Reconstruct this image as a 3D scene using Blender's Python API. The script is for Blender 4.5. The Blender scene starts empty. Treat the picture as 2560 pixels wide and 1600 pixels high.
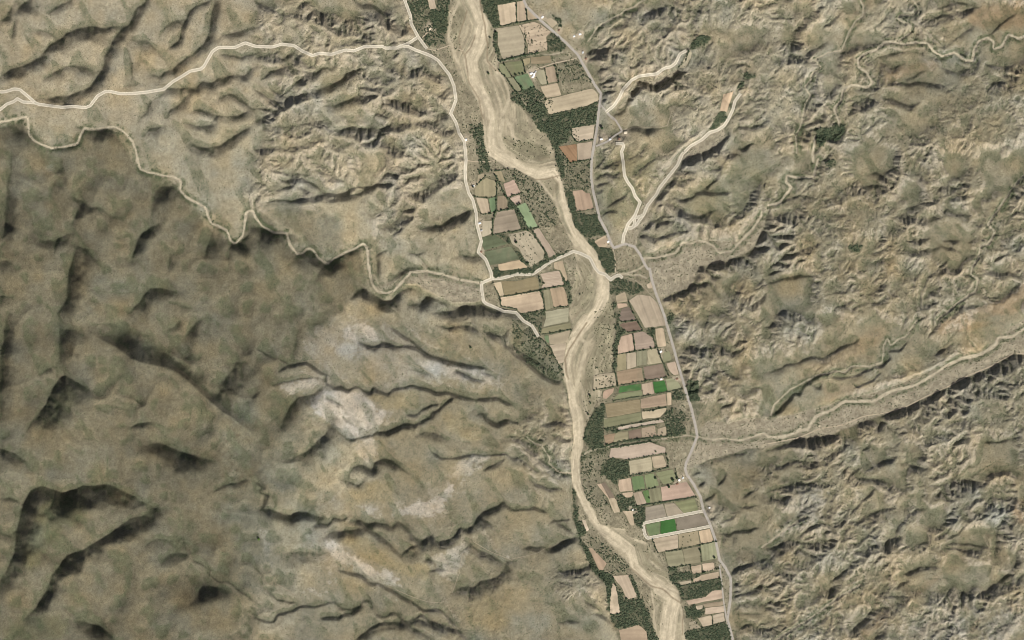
import bpy, bmesh, math
from mathutils import Vector
import numpy as np
scene = bpy.context.scene
COL = scene.collection
# ---------------------------------------------------------------- camera, sky, sun, exposure
SUN_AZ, SUN_EL = 150.0, 42.0
cam_d = bpy.data.cameras.new('camera'); cam = bpy.data.objects.new('camera', cam_d); COL.objects.link(cam)
CAM_H = 60000.0
cam.location = (0, 0, CAM_H+40); cam.rotation_euler = (0, 0, 0)
cam_d.sensor_width = 36.0; cam_d.lens = 36.0*CAM_H/6400.0
cam_d.clip_start = 100.0; cam_d.clip_end = 200000.0
scene.camera = cam
world = bpy.data.worlds.new('World'); scene.world = world; world.use_nodes = True
wn = world.node_tree.nodes; bgd = wn['Background']
sky = wn.new('ShaderNodeTexSky'); sky.sky_type = 'NISHITA'; sky.sun_disc = False
sky.air_density = .8; sky.dust_density = 5.0; sky.ozone_density = .3        # dusty desert air
sky.sun_elevation = math.radians(SUN_EL); sky.sun_rotation = math.radians(SUN_AZ)
world.node_tree.links.new(sky.outputs[0], bgd.inputs['Color']); bgd.inputs['Strength'].default_value = .06
sl = bpy.data.lights.new('sun', 'SUN'); sl.energy = 4.6; sl.angle = math.radians(.53); sl.color = (1.0, .965, .90)
sun = bpy.data.objects.new('sun', sl); COL.objects.link(sun)
_a, _e = math.radians(SUN_AZ), math.radians(SUN_EL)
sun.rotation_euler = Vector((math.sin(_a)*math.cos(_e), math.cos(_a)*math.cos(_e), math.sin(_e))).to_track_quat('Z', 'Y').to_euler()
sun.location = (0, 0, 3000)
vs = scene.view_settings; vs.view_transform = 'Standard'; vs.look = 'None'; vs.gamma = 1; vs.use_curve_mapping = False
vs.exposure = .12
scene.cycles.filter_width = 1.0
# ---------------------------------------------------------------- survey data
# every sheet of the survey: origin and width (map units of 2.5 m), sheet units are 1/2419 of its width
SHEETS = dict(F=(0,0,2560), a1=(0,0,640), a2=(640,0,640), a4=(1920,0,640), b1=(0,400,640), b2=(640,400,640),
    b4=(1920,400,640), c1=(0,800,640), c2=(640,800,640), c4=(1920,800,640), d1=(0,1200,640), d2=(640,1200,640),
    d4=(1920,1200,640), m1=(1100,0,480), m2=(1100,300,480), m3=(1140,560,480), m4=(1380,700,480), m5=(1380,980,480),
    m6=(1440,1200,480), m7=(1400,1300,480), m8=(1440,0,480), n1=(1440,280,480), n2=(1440,540,480),
    s1=(1280,800,320), s2=(1280,1000,320), s3=(1280,1200,320), s4=(1700,1000,320))

# escarpments: sheet | width strength | foot line, left to right, the steep bank rising on its right hand
SCARPS = """
a1|35 .8|0,760 20,720 110,650 200,625 280,600 385,545 400,520 480,425 600,355 620,320 720,270 850,255 905,245 960,270 1060,248 1150,250
a1|30 .7|370,945 500,925 640,915 760,865 860,825 940,700 990,640 1000,540 1050,440 1080,360 1160,280 1220,240 1260,150 1290,90 1380,20 1400,-20
a1|45 .5|860,825 940,700 990,640 1000,540
a1|45 .8|180,80 280,-5
a1|25 .6|0,215 60,165 130,50
a1|15 .5|110,380 150,180
a1|28 .6|490,100 560,55 660,0 700,-20
a1|30 .6|440,740 500,690 600,640 700,622 800,630 870,665 940,672
a1|15 .4|310,300 400,290 480,310 540,355
a1|5 .4|1240,780 1240,570 1200,440 1160,330
a1|40 .5|1510,340 1560,260 1640,200 1750,185
a1|15 .7|1600,460 1680,400 1720,310 1750,190 1790,110 1850,55 1960,10 2000,-10
a1|28 .75|1430,710 1520,715 1560,685 1640,650 1700,600 1770,545 1840,505 1920,430 1980,330 1990,230 2010,100 2030,-10
a1|45 .45|1310,380 1400,380 1490,490
a1|25 .6|2060,380 2110,335 2220,315 2330,280 2419,260
a1|12 .6|2080,520 2180,525 2280,545 2360,520 2419,510
a1|25 .7|1530,880 1600,835 1700,830 1790,828 1830,845 1900,790 1920,770 2000,785 2080,735 2180,720 2300,720 2380,660 2419,620
a1|30 .6|1580,1090 1600,1045 1700,985 1760,930 1800,860
a1|22 .65|2050,960 2120,905 2190,890 2260,920 2340,990 2400,1030
a1|22 .65|1820,1060 1880,1035 1960,1055 2040,1095
a1|25 .75|1780,1175 1900,1200 1990,1180 2060,1090 2150,1105 2280,1080 2419,1020
a1|30 .7|1800,1330 1860,1385 1960,1405 2080,1375 2200,1300 2290,1240 2419,1160
a1|20 .5|1320,1130 1390,1060 1410,980 1470,940
a1|30 .5|1380,1250 1430,1215 1540,1195
a1|45 .8|800,1225 960,1225 1040,1210 1100,1290
a1|12 .6|480,1412 620,1397 740,1368
a1|60 .5|0,1220 200,1150 240,1200 290,1320
a1|20 .4|1170,830 1240,790 1340,800
a1|25 .35|1240,760 1245,600 1330,590
a2|10 .9|0,20 80,60 150,80 220,120 290,150 330,130 400,130 470,160 490,190
a2|8 .8|170,250 240,220 290,160
a2|12 1|500,140 560,130 600,100 660,180 720,180 800,220
a2|14 .9|950,10 1000,50 1060,40 1140,60 1200,120 1260,140
a2|18 .9|1170,210 1250,200 1310,215 1290,260 1360,240 1440,250 1480,290
a2|14 .8|790,260 860,240 920,260 1000,300 1080,340
a2|10 .6|510,310 560,290 640,300
a2|14 .7|600,470 680,430 780,430 850,400 960,385 1040,380 1110,410
a2|15 1|0,540 90,520 180,510 200,550 280,540 330,495 380,500 420,540 400,580 500,610 580,570 640,580
a2|15 .8|60,750 150,670 260,640 340,640 380,690 440,670 490,680
a2|20 .9|350,810 430,750 480,700 560,700 620,650 700,640 780,610
a2|12 1|1000,600 1080,590 1140,600
a2|14 .6|1150,560 1240,560 1300,640 1450,680 1560,650 1640,580
a2|20 1|0,1150 60,1120 170,1060 240,990 310,920 400,920 470,890 560,870 640,830 740,790 830,740 840,700 920,680 1010,650
a2|12 .8|0,850 60,890 140,940 240,970
a2|8 .8|0,1030 80,1025 160,1045
a2|10 .8|160,850 210,880 300,920
a2|25 .8|700,1000 800,980 880,950 940,910 1040,905 1100,900
a2|10 .8|960,760 1060,740 1180,720 1200,740
a2|8 .8|1110,780 1200,760 1300,740
a2|14 .8|980,830 1080,840 1160,830 1250,850 1330,820
a2|18 1|1220,960 1300,940 1370,960 1450,970 1510,990
a2|14 .8|1470,1040 1540,1020 1640,1050
a2|12 .8|1110,1060 1170,1080 1230,1100
a2|20 1|820,1230 920,1210 1020,1225 1100,1210 1200,1220 1290,1190 1380,1170 1460,1180
a2|18 .8|1560,1160 1640,1150 1700,1180
a2|18 .9|1710,1080 1790,1070 1840,1090
a2|12 .9|1740,1230 1840,1240 1880,1210
a2|15 .8|90,1220 200,1200 330,1200 460,1170 560,1150 680,1160
a2|12 .9|0,1420 100,1410 200,1390 300,1400 420,1390 520,1370 580,1330 650,1290
a2|18 .8|930,1440 980,1380 1080,1340 1200,1330 1280,1360 1350,1420 1440,1450
a2|10 .7|700,1420 800,1400 860,1380
a2|14 .8|1660,880 1760,900 1810,920 1850,880
a2|14 .8|1560,680 1640,670 1700,720 1790,720
b2|12 .8|90,430 180,380 260,375 340,390 460,370 560,360 660,330
b2|12 1.1|560,350 640,320 720,310 760,330 860,300 880,275 980,260 1040,250 1100,250 1140,225 1200,240 1280,215
b2|10 .9|680,390 780,370 880,340 960,320 1060,275 1140,250
b2|12 .9|230,180 300,190 380,170 460,190 560,230 620,280
b2|8 .8|260,120 330,150 420,130 520,150
b2|10 .8|560,110 640,120 720,150 780,190
b2|8 .8|590,60 680,80 720,110
b2|10 .8|200,290 280,260 370,240 420,260 520,310
b2|14 1|1280,150 1330,140 1360,130
b2|8 1|1360,110 1440,85 1530,75
b2|35 .9|1480,330 1560,300 1640,240 1700,200 1740,150 1820,130 1900,130
b2|8 .6|1380,260 1420,220 1450,150
b2|24 1|1210,640 1270,620 1340,560 1370,520 1400,480 1500,460
b2|12 1|1290,720 1330,670 1390,640
b2|22 1.1|1590,640 1680,625 1760,620 1800,590 1850,550 1920,530 2000,490 2050,475
b2|10 .7|1690,545 1750,530
b2|25 .5|1860,930 1940,900 2040,910 2120,920 2160,970
b2|10 .6|1440,880 1520,890 1600,870
b2|12 .5|1540,900 1600,980 1650,1030
b2|26 1.2|930,1285 960,1240 1030,1210 1060,1260 1100,1300
b2|28 1|1100,1290 1180,1310 1240,1330 1290,1330 1340,1230 1420,1170 1500,1180 1550,1220
b2|15 .9|1130,1340 1200,1400 1290,1420
b2|30 1|1470,1370 1560,1360 1620,1290 1700,1270 1780,1300 1860,1360
b2|32 1|1730,1440 1830,1430 1900,1420 1980,1370 2080,1340 2160,1360 2240,1400 2419,1430
b2|45 1|0,650 60,640 160,680 280,690
b2|30 1|380,900 440,870 500,830 560,880 600,950 650,985 700,950 760,920 840,890 980,825
b2|40 .8|590,1080 660,990 720,960
b2|35 .6|330,980 400,910 500,890
b2|15 .5|1110,940 1150,890 1220,860
b2|12 .7|1150,1110 1140,1000 1150,920
b1|40 .4|480,260 510,180 560,50
b1|35 .6|720,370 780,390 860,460 960,460 1040,520
b1|25 .6|680,590 720,540 740,480 800,440
b1|25 .7|400,770 520,770 560,730 680,685
b1|8 .6|510,880 530,790
b1|40 .7|740,810 830,850 890,930
b1|50 .7|550,1450 600,1370 640,1300 650,1200 650,1050 690,950 710,820
b1|30 .75|1240,950 1280,850 1300,760 1370,690 1420,640 1490,610
b1|70 .5|1440,430 1470,300 1530,250 1640,250 1700,310
b1|55 .75|1250,1410 1320,1340 1370,1260 1430,1215 1500,1210 1610,1235
b1|30 .4|1560,1350 1640,1350 1740,1370 1820,1400
b1|55 .6|1940,920 1960,800 2000,700 2010,660
b1|50 .8|2160,860 2190,790 2260,790 2310,750
b1|45 .35|0,900 40,700 50,560 60,350 100,0
b1|12 .6|60,600 90,630 140,640
b1|50 .6|0,960 80,940 130,1000
b1|40 .5|0,1280 60,1290
b1|25 .35|1590,1050 1600,940 1610,870
c1|60 .5|560,430 570,200 560,0
c1|20 .6|380,520 440,470 530,430 560,370
c1|75 .8|280,1000 360,900 440,790 510,640 560,550 620,520 700,570 830,650
c1|40 .7|0,430 30,300 40,120 60,0
c1|45 .6|0,900 5,500 10,300
c1|-65 .65|900,150 1100,250 1250,370 1400,410 1600,450 1760,540 1900,690 2100,860 2300,1000
c1|50 .6|1760,150 1850,20 1890,0
c1|20 .6|1600,90 1700,20 1740,0
c1|70 .6|2050,640 2120,560 2200,460 2230,370
c1|-20 .4|1120,720 1210,735 1290,770 1380,860
c1|15 .8|1230,1010 1330,970 1440,960 1500,1030
c1|60 .65|1420,1180 1510,1165 1600,1210 1750,1260 1910,1310
c1|40 .35|1860,1150 1910,1060 1980,970
c1|50 .7|0,1215 90,1240 190,1290
c1|30 .5|2300,800 2340,770 2419,700
d1|70 .9|0,950 70,850 140,680 160,500 200,300 290,90 400,65 500,90 600,135 700,100 780,50 900,60 1000,45 1080,65 1200,130 1330,190 1450,260
d1|110 .5|160,500 200,300 290,90 400,65 500,90 600,135 700,100 780,50 900,60 1000,45
d1|50 .95|290,1260 360,1190 460,1010 490,910 560,820 640,705 800,660 950,560 1100,460 1240,365 1370,340 1450,270
d1|30 .4|1330,655 1400,600 1460,560 1540,560 1640,600
d1|45 .4|1540,750 1620,700 1700,685 1800,700
d1|40 .45|1800,1170 1880,1090 1940,1015 2050,1020 2160,1060
d1|50 .7|790,1340 900,1370 1000,1420 1130,1530
d1|10 .6|0,175 100,175 200,210
d1|30 .5|0,510 90,520 150,480
d1|15 .7|2030,100 2120,50 2240,20 2330,0
d1|5 .5|1690,580 1720,550 1740,600 1790,695 1830,760 1900,790 1990,850 1980,890 2060,960 2160,960 2419,1150
d2|25 .95|60,280 130,270 190,300 270,340 340,350 370,315 480,310 600,350
d2|8 .8|530,440 620,410 680,430 740,360 820,375 870,350
d2|18 .75|870,400 970,375 1050,420 1120,395 1250,420 1280,450 1340,395 1440,450 1480,540 1580,575
d2|25 .6|660,520 760,480 900,470 1060,440
d2|20 .7|1060,440 1160,520 1280,620 1380,730
d2|15 1|1380,700 1450,640 1580,580 1620,520 1660,520 1700,590 1800,570 1880,520 1920,450 2000,470 2060,420 2100,340 2160,290 2260,260 2340,200 2419,280
d2|35 .5|1380,720 1460,710 1560,620 1700,600
d2|25 .7|2080,390 2160,370 2240,440
d2|14 1|1590,770 1640,740 1680,780
d2|10 .9|1650,860 1720,840 1780,840
d2|35 .6|1870,1040 1980,1010 2060,1020 2120,960 2220,940 2320,890 2370,770 2419,770
d2|25 .6|1980,640 2020,590 2080,640 2200,700 2330,770
d2|12 1|620,1300 760,1290 900,1250 1000,1190
d2|7 .8|0,1300 100,1330 160,1340 200,1270 300,1240 430,1190 560,1195 680,1160 760,1150 800,1210 900,1215 980,1190 1000,1140 1080,1140 1160,1290 1230,1290 1270,1255 1350,1260 1390,1340 1500,1310 1570,1270 1640,1330 1780,1380 1920,1420 1990,1500
d2|12 .9|940,1500 1030,1430 1100,1380 1200,1345 1400,1360 1550,1320 1640,1350 1800,1400 1900,1420 1970,1500
d2|15 .5|980,1512 1080,1440 1200,1400 1350,1380 1480,1390 1600,1450 1680,1512
d2|8 .8|800,850 900,880 1020,900 1060,960 1160,970 1240,1020 1330,1060 1440,1130 1520,1180 1600,1230 1720,1220 1800,1260 1900,1410
d2|5 .6|0,820 60,900 80,1010 130,1070 220,1130 360,1160
d2|60 .35|280,690 400,670 560,690
d2|10 .9|0,20 60,50 100,90 40,110 130,150 90,250 60,280
d2|20 .6|840,0 960,50 1020,10
c2|8 .9|1280,80 1340,110 1400,160 1480,200 1540,240
c2|12 1|980,220 1050,230 1120,250 1200,210 1260,230 1330,250 1420,240 1550,265 1610,310 1680,350 1780,380 1880,390 1980,420 2090,440 2180,450
c2|9 1|230,470 300,430 390,410 480,400 540,440 600,490 680,520 670,600 750,650 800,620 860,660 960,630 1030,680 1080,690 1110,630 1170,670 1250,690 1300,640 1400,640 1480,620 1560,640 1640,650 1700,690 1780,680 1850,700 1930,720 2000,740 2080,750 2180,740 2280,740 2419,800
c2|13 1.1|1130,1060 1250,1050 1340,1010 1420,980 1500,990 1570,950 1640,930 1660,870 1730,840 1800,780 1870,730
c2|9 .9|1430,900 1520,890 1580,840 1660,800 1740,790
c2|6 .8|870,1120 920,1130 1020,1100 1110,1090 1140,1060
c2|35 .5|680,990 760,1040 870,1120
c2|40 .6|230,1020 280,900 320,820 390,740 430,720 520,710 600,650 660,620
c2|50 .7|360,1295 450,1260 520,1210 580,1140 680,1050 690,990
c2|22 .7|860,1480 920,1390 1000,1370 1100,1420 1120,1350 1200,1310 1300,1330 1380,1400 1440,1440
c2|12 .6|640,740 720,750 800,800 830,830
c2|8 .5|840,930 900,980 930,1000
c2|10 .8|1870,490 1960,500 2060,560 2160,570
c2|8 .8|2130,490 2220,520
c2|15 .6|1720,50 1820,70 1920,60 2000,50 2060,80 2100,130
c2|14 .8|2170,110 2260,140 2340,150 2380,100
c2|8 .8|2340,180 2380,250 2419,290
c2|25 .5|1520,1090 1600,1060 1700,1070 1820,1130
c2|12 1|2090,890 2170,890 2200,940 2280,980 2360,940 2419,950
c2|7 .8|1680,1250 1760,1300 1860,1300 1960,1290 2060,1265 2150,1280 2300,1270 2360,1265 2419,1310
c2|12 .8|2130,1430 2200,1380 2300,1340 2370,1300
c2|15 .4|1500,470 1580,490 1660,530
c2|4 .6|0,270 80,310 160,350 220,370 300,410
c2|5 .6|160,620 260,590 380,560 480,550 580,545 660,580
c2|20 .3|340,380 370,200 400,100
s1|10 .9|20,600 200,720 400,900 560,1020 700,1120 860,1160 980,1140
s1|9 .6|0,470 120,570 300,700 500,800 650,930
s2|10 1.1|540,500 640,460 760,430 880,400 1000,450 1130,490
s2|10 .8|60,740 200,760 330,830 420,890
s2|12 .8|240,980 330,940 460,1000 560,1120 700,1240 850,1340 1000,1400 1130,1410
s2|8 .9|0,1110 150,1080 250,1180 380,1280 520,1370
s2|8 .7|780,750 880,710 1000,730 1140,760
s2|9 .8|900,200 980,170 1080,200
s2|6 .7|430,270 500,240
s2|6 .7|470,400 560,390
s2|8 .8|0,400 60,410 140,450
s3|10 .8|380,20 500,90 600,110 700,150 850,150 960,200
s3|8 1|0,570 150,555 300,560 430,515 560,570 680,620
s3|5 .8|700,830 800,770 940,750 1050,760 1120,700
s3|10 .6|860,820 980,850 1100,960 1150,1000
s3|12 1|640,1320 820,1270 920,1190 1060,1120 1240,1080
s3|10 .7|200,1290 320,1260 450,1270 600,1260
m7|12 1|0,330 80,270 200,230 250,220
m7|12 1|0,650 100,640 250,640 380,580 450,560
m7|10 .8|340,1040 420,1060 480,1120
m7|10 .9|440,1180 520,1200 620,1270
m7|10 .9|0,1290 120,1270 230,1280
a4|12 .7|250,340 290,270 340,180 440,110
a4|18 .6|210,460 260,360
a4|8 .7|520,260 600,220 690,120
a4|14 .7|80,590 200,540 330,530 430,470 520,420
a4|22 .7|200,600 280,560 360,590
a4|10 .5|730,780 720,700 750,600
a4|8 .5|630,690 690,750
a4|10 1|850,850 930,840 1020,800 1040,720
a4|14 .9|1040,780 1050,680 1040,640 1110,630
a4|14 .6|1080,660 1200,640 1280,600
a4|12 .8|1100,850 1130,800 1200,770 1280,790 1340,800 1400,770 1500,790 1640,810
a4|8 .6|1280,760 1360,730 1470,670
a4|25 .7|760,1070 800,980 900,930 1000,940 1040,960
a4|14 .7|1060,930 1160,930 1260,980 1350,1000 1420,980
a4|10 .7|1450,200 1560,180 1650,150 1750,130 1860,100 1980,70
a4|8 .7|1600,80 1700,50 1800,30 1900,40
a4|8 .7|1600,460 1700,430 1760,380 1850,310 1940,250
a4|8 .7|2090,330 2180,240 2260,180 2340,140
a4|12 .5|1000,560 1100,520 1200,500 1360,490 1480,520 1560,550 1680,560
a4|15 .5|1640,640 1780,690 1900,650 2000,640
a4|8 .6|2060,610 2180,630 2300,640
a4|10 .7|2080,850 2140,790 2250,770 2380,720
a4|9 .8|340,1080 360,990 400,920 430,880 400,800
a4|8 1|290,1310 360,1270 390,1230
a4|9 .8|550,1290 640,1330 690,1280 740,1200
b4|8 1.2|20,440 100,420 200,360 300,340
b4|8 1|0,500 60,540 130,520 180,500
b4|12 .7|560,430 630,340 720,260 800,260 920,250 1080,240
b4|9 .7|1310,460 1400,430 1520,400 1640,340
b4|9 .7|1700,380 1800,340 1950,345
b4|16 .8|1150,570 1220,530 1330,540 1400,560 1500,560 1560,540 1640,510 1690,470 1800,490 1900,530
b4|8 .8|1220,830 1300,770 1420,760 1530,730
b4|16 .7|1250,850 1400,860 1520,850 1620,820
b4|5 .7|1650,760 1800,770
b4|9 .7|1640,820 1740,840 1820,870
b4|8 1|2080,760 2140,710 2220,700 2340,650
b4|6 .7|1310,1210 1400,1190 1450,1240 1480,1170 1520,1100 1600,1040 1690,950
b4|5 .7|1430,1400 1450,1250
b4|4 .6|1290,1250 1380,1340 1430,1400
b4|20 .7|2000,1270 2080,1300 2180,1290 2260,1230 2320,1200
b4|14 .7|1740,1480 1780,1400 1880,1380 2000,1370 2120,1340 2240,1290 2330,1200 2380,1150
b4|12 1|1620,1512 1700,1440 1760,1390
b4|6 .7|2050,1050 2150,950 2300,870 2419,800
b4|8 .7|2060,1040 2180,1080 2300,1060 2419,1140
b4|8 .8|0,1030 100,970 180,920 300,860 480,790
b4|8 .8|0,1090 100,1040 180,950
b4|10 .7|0,1170 160,1120 280,1090 400,1090
b4|14 .8|950,1310 980,1250 1060,1190 1130,1180
b4|10 .8|960,1340 1040,1360 1100,1310
b4|14 .7|620,1400 700,1380 800,1400 900,1360 980,1340
b4|8 .7|80,1460 180,1420
b4|18 .7|960,140 1020,110 1100,170
b4|18 .7|1340,170 1420,120 1500,200
b4|10 .8|1700,280 1790,270 1880,220
c4|10 1.2|60,900 100,850 170,780 240,700 300,690 340,610 420,550 480,520 600,495
c4|8 .8|420,620 480,645 510,600
c4|7 1.1|610,540 740,545 860,520 900,485 980,460 1080,430 1150,370 1150,340
c4|5 1|1140,290 1250,290 1310,210
c4|10 .8|160,430 280,400 340,370 430,340 510,360 580,330 680,260 860,190
c4|20 .6|0,500 160,440
c4|5 .8|820,640 900,610 980,570 1060,500
c4|8 .8|1580,330 1640,290 1730,240
c4|9 .8|850,975 920,940 1000,905 1080,900 1200,870 1330,810 1430,770 1560,710 1660,660 1780,600 1850,560 1960,510 2030,490
c4|16 .7|2080,510 2200,430 2300,340 2360,320
c4|18 1.2|0,1215 60,1180 130,1150 250,1140 380,1110 500,1110 610,1100
c4|15 .4|1500,840 1640,790 1780,730 1900,690 2080,640 2200,600
c4|10 .9|0,1450 80,1400 200,1350 300,1340 400,1350
c4|12 .9|520,1310 620,1260 680,1230
c4|12 .8|770,1330 840,1290
c4|14 .8|900,1230 950,1190
c4|8 .8|1010,1060 1060,990 1100,950
c4|7 .8|1330,1030 1420,1000
c4|10 .8|1560,1000 1640,940
c4|18 .9|1700,1000 1800,960 1880,950 1960,990
c4|10 .9|1540,1090 1680,1080
c4|8 .8|1740,1180 1820,1130 1900,1110
c4|7 .8|1200,1180 1260,1150
c4|9 .8|2060,1150 2180,1150 2300,1110 2419,1100
c4|14 .9|920,1420 1000,1380 1100,1330 1190,1300
c4|12 .8|700,1440 740,1400
c4|18 .9|760,1480 800,1430 860,1400
c4|10 .8|1330,1370 1400,1390 1500,1410
c4|10 .8|1530,140 1600,40 1640,0
c4|8 .8|0,70 60,20
d4|12 1.1|0,110 60,90 140,65 220,55 300,50 400,30 480,5
d4|14 .8|0,170 100,180 210,140
d4|9 1|230,410 300,340 340,280 400,240 480,210
d4|6 .8|530,340 560,290 620,240
d4|6 .8|580,210 640,110
d4|8 .9|780,320 840,260 900,190 990,95
d4|14 1|830,410 900,370 980,320 1060,280 1190,260
d4|14 .8|390,460 500,410 580,430 700,400 740,370
d4|12 .9|720,470 800,440
d4|7 .9|830,600 900,560 960,500 1010,450 1060,420
d4|12 .9|1200,520 1220,460 1280,380 1300,340 1400,290 1480,270
d4|16 1.1|1090,680 1110,610 1160,560 1250,540
d4|12 1|840,690 900,660 960,640 1080,600
d4|14 1|600,960 660,900 740,840 800,780 860,740
d4|12 .8|580,1130 600,1060 620,980
d4|12 .9|1290,890 1380,840 1440,820 1540,820 1620,830
d4|10 .8|1040,1090 1120,1100 1280,1090
d4|14 .8|1000,1070 1160,1060 1240,980 1340,940
d4|12 1|940,1280 1000,1230 1080,1200
d4|14 1|780,1430 840,1370 930,1310 960,1260
d4|10 .8|1640,1330 1720,1270 1750,1190 1800,1190
d4|12 .8|1750,1080 1850,1080 1960,1100 2040,1060 2120,1010 2200,940 2280,870 2340,780 2350,700
d4|18 .8|2340,980 2360,930 2419,880
d4|18 .8|2070,180 2180,170 2300,150
d4|15 .6|2140,720 2150,500 2230,330
d4|5 .7|1660,610 1780,600 1900,600 2100,640
d4|5 .7|1660,640 1800,650 2000,690
d4|6 .8|1690,560 1800,500 1860,420 1960,340 2080,240 2130,180
d4|6 .8|1570,560 1700,490 1760,380 1820,310
d4|18 .9|1730,30 1800,-10 1900,10 2000,30
d4|14 .8|0,650 100,620 200,570 300,590 440,590 540,560
d4|10 .8|240,690 300,660 380,700 460,720
d4|10 .8|130,890 220,900
d4|12 .6|430,960 470,860 480,780
d4|12 .8|1500,1512 1600,1420 1680,1380 1800,1390
d4|12 .8|2090,1480 2180,1390 2290,1350
d4|9 .8|1930,1390 2010,1370
d4|12 .8|1000,1512 1060,1440 1110,1420
d4|12 .8|280,1420 400,1380 520,1320 600,1270
d4|12 .8|820,-20 1000,-5 1130,25
m8|12 1|150,760 200,730 280,700 350,690
m8|12 .9|110,690 200,620 320,640 420,600
m8|8 .9|260,920 330,860 380,850
m8|7 .9|340,1090 380,1020 440,970
m8|8 .9|330,1180 400,1160 450,1140
m8|8 .8|450,890 540,940 600,1000
m8|8 .8|660,860 780,820 840,740 930,710
m8|10 .8|800,210 880,200 960,150 1060,130 1140,80
m8|6 .7|1040,240 1160,200 1240,60
m8|12 .7|1010,380 1120,350 1220,330
m8|14 .9|1520,180 1560,120 1640,100
m8|8 .7|1380,120 1480,150 1520,190
m8|8 .8|1460,290 1520,210
m8|10 1.1|1030,1080 1120,1040 1200,990
m8|9 .9|810,1020 900,1020 1010,1020
m8|10 .8|1330,1000 1400,990
m8|10 .8|1440,950 1560,930
m8|10 .8|1510,780 1600,760
m8|10 .8|1540,1090 1610,1070
m8|10 .7|1830,1110 1880,1010 1930,950
m8|7 .7|1080,1220 1180,1160
m8|7 .7|780,1190 900,1150
m8|7 .7|700,1230 760,1270
m8|12 1.1|470,1460 540,1400 640,1350
m8|10 .7|460,350 560,340 640,260 720,190
n1|16 .8|640,230 700,200 760,190 900,220 1060,200
n1|5 .7|230,720 300,640 370,560
n1|7 .8|350,710 430,650 560,620 700,580 820,500 860,440
n1|8 .8|240,850 310,790 400,780 470,810 560,760
n1|9 .9|240,930 380,890
n1|7 .8|250,1020 350,980
n1|9 .9|400,1200 480,1130 580,1080 660,1010
n1|6 .8|320,1320 380,1260 540,1250
n1|6 .7|700,820 780,760 900,650 1000,600
n1|14 1|1340,620 1400,570 1500,580
n1|10 1|1290,720 1340,640
n1|9 .9|1290,860 1380,880
n1|8 .9|1390,850 1470,830
n1|12 1|1190,940 1260,890 1370,920
n1|9 .9|1330,770 1420,740
n1|9 .9|1400,650 1480,650
n1|7 .9|1600,980 1680,920 1740,860 1830,760
n1|12 .8|1700,740 1820,690
n1|11 .9|1830,650 1880,610 1930,530 2050,520
n1|9 1|2040,460 2110,460 2220,400
n1|12 1|1160,1100 1240,1080 1340,1110 1460,1080 1530,1030
n1|9 .9|1490,1030 1600,1000 1700,1020 1930,1010
n1|16 .9|1020,1190 1100,1160 1200,1170 1290,1190 1360,1270 1480,1310 1620,1310 1680,1260 1760,1230
n1|8 .8|840,1480 920,1410 1000,1360 1130,1290
n1|7 .8|1000,1480 1040,1390 1170,1380
n1|10 .9|1990,1320 2100,1240 2190,1120 2200,1040 2290,970
n1|8 .8|1750,1480 1800,1360
n1|8 .8|1990,1440 2010,1380
n1|10 .8|2060,190 2200,190 2380,160
n2|9 .9|850,160 940,80 1100,20
n2|7 .8|1000,160 1040,90 1170,70
n2|9 .9|780,250 900,240 1000,290 1060,270 1180,240 1280,200 1380,180
n2|12 1.1|1900,570 1960,540 2060,510 2150,460 2260,400
n2|10 1|1540,650 1640,640 1760,610 1880,590 1930,620
n2|10 .9|1510,820 1530,720 1540,650
n2|10 .8|1690,720 1740,780 1840,770
n2|14 1.1|1090,1040 1180,1010 1240,970 1360,930 1420,900 1540,870 1640,850 1700,850
n2|10 .5|1210,1190 1290,1140 1350,1060
n2|8 .7|1370,1340 1430,1260
n2|10 1|2200,1140 2280,1080 2350,1020 2419,960
n2|9 .9|1990,1000 2060,920 2120,840
n2|10 .8|2270,870 2340,820
n2|9 1|2270,350 2330,260 2370,130
n2|16 .4|700,380 760,430 780,400
n2|14 .6|2190,500 2260,430 2380,370
n2|7 .7|1740,150 1790,60
n2|7 .7|1600,1440 1660,1300
n2|10 .7|2110,570 2190,570
m4|12 1.2|1690,870 1760,860 1860,870 1950,870
m4|12 .9|1950,880 2060,820 2140,820 2200,880 2340,900
m4|9 .7|1900,1290 2000,1230 2060,1150 2160,1140 2240,1190 2380,1250
m4|5 .7|2130,1360 2250,1350 2380,1320
m4|6 .7|2110,1410 2200,1390
m4|8 .6|1890,650 1940,600
m5|5 1.3|1670,970 1740,930 1860,920 1980,830 2050,800 2130,830 2230,770 2320,780 2419,760
m5|6 .8|2080,110 2160,70
m5|6 .8|2110,200 2160,170 2240,150
m5|8 .7|1760,1050 1850,1010
m5|8 .7|1840,1190 1920,1140
m5|7 .7|2090,1180 2160,1100 2200,1030
m6|8 .9|1600,260 1700,220 1760,150
m6|7 .8|1830,540 1880,510 1960,480 2000,430
m6|7 1|1810,690 1860,670 1940,680 2000,640 2100,640 2300,600
m6|8 1.1|1940,1210 2040,1100 2140,1080 2260,1040 2400,990
m6|8 1.1|2010,1470 2120,1430 2240,1380 2360,1320
m6|8 .7|2080,350 2200,340 2280,320
m6|7 .7|2080,230 2180,160 2300,110
m6|10 .5|1840,800 1850,720
m6|12 .4|1980,820 1970,700
m6|8 .7|1560,60 1620,10
m7|10 .8|2280,1370 2340,1330 2419,1300
m7|8 .7|2210,1130 2260,1080
"""

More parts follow.
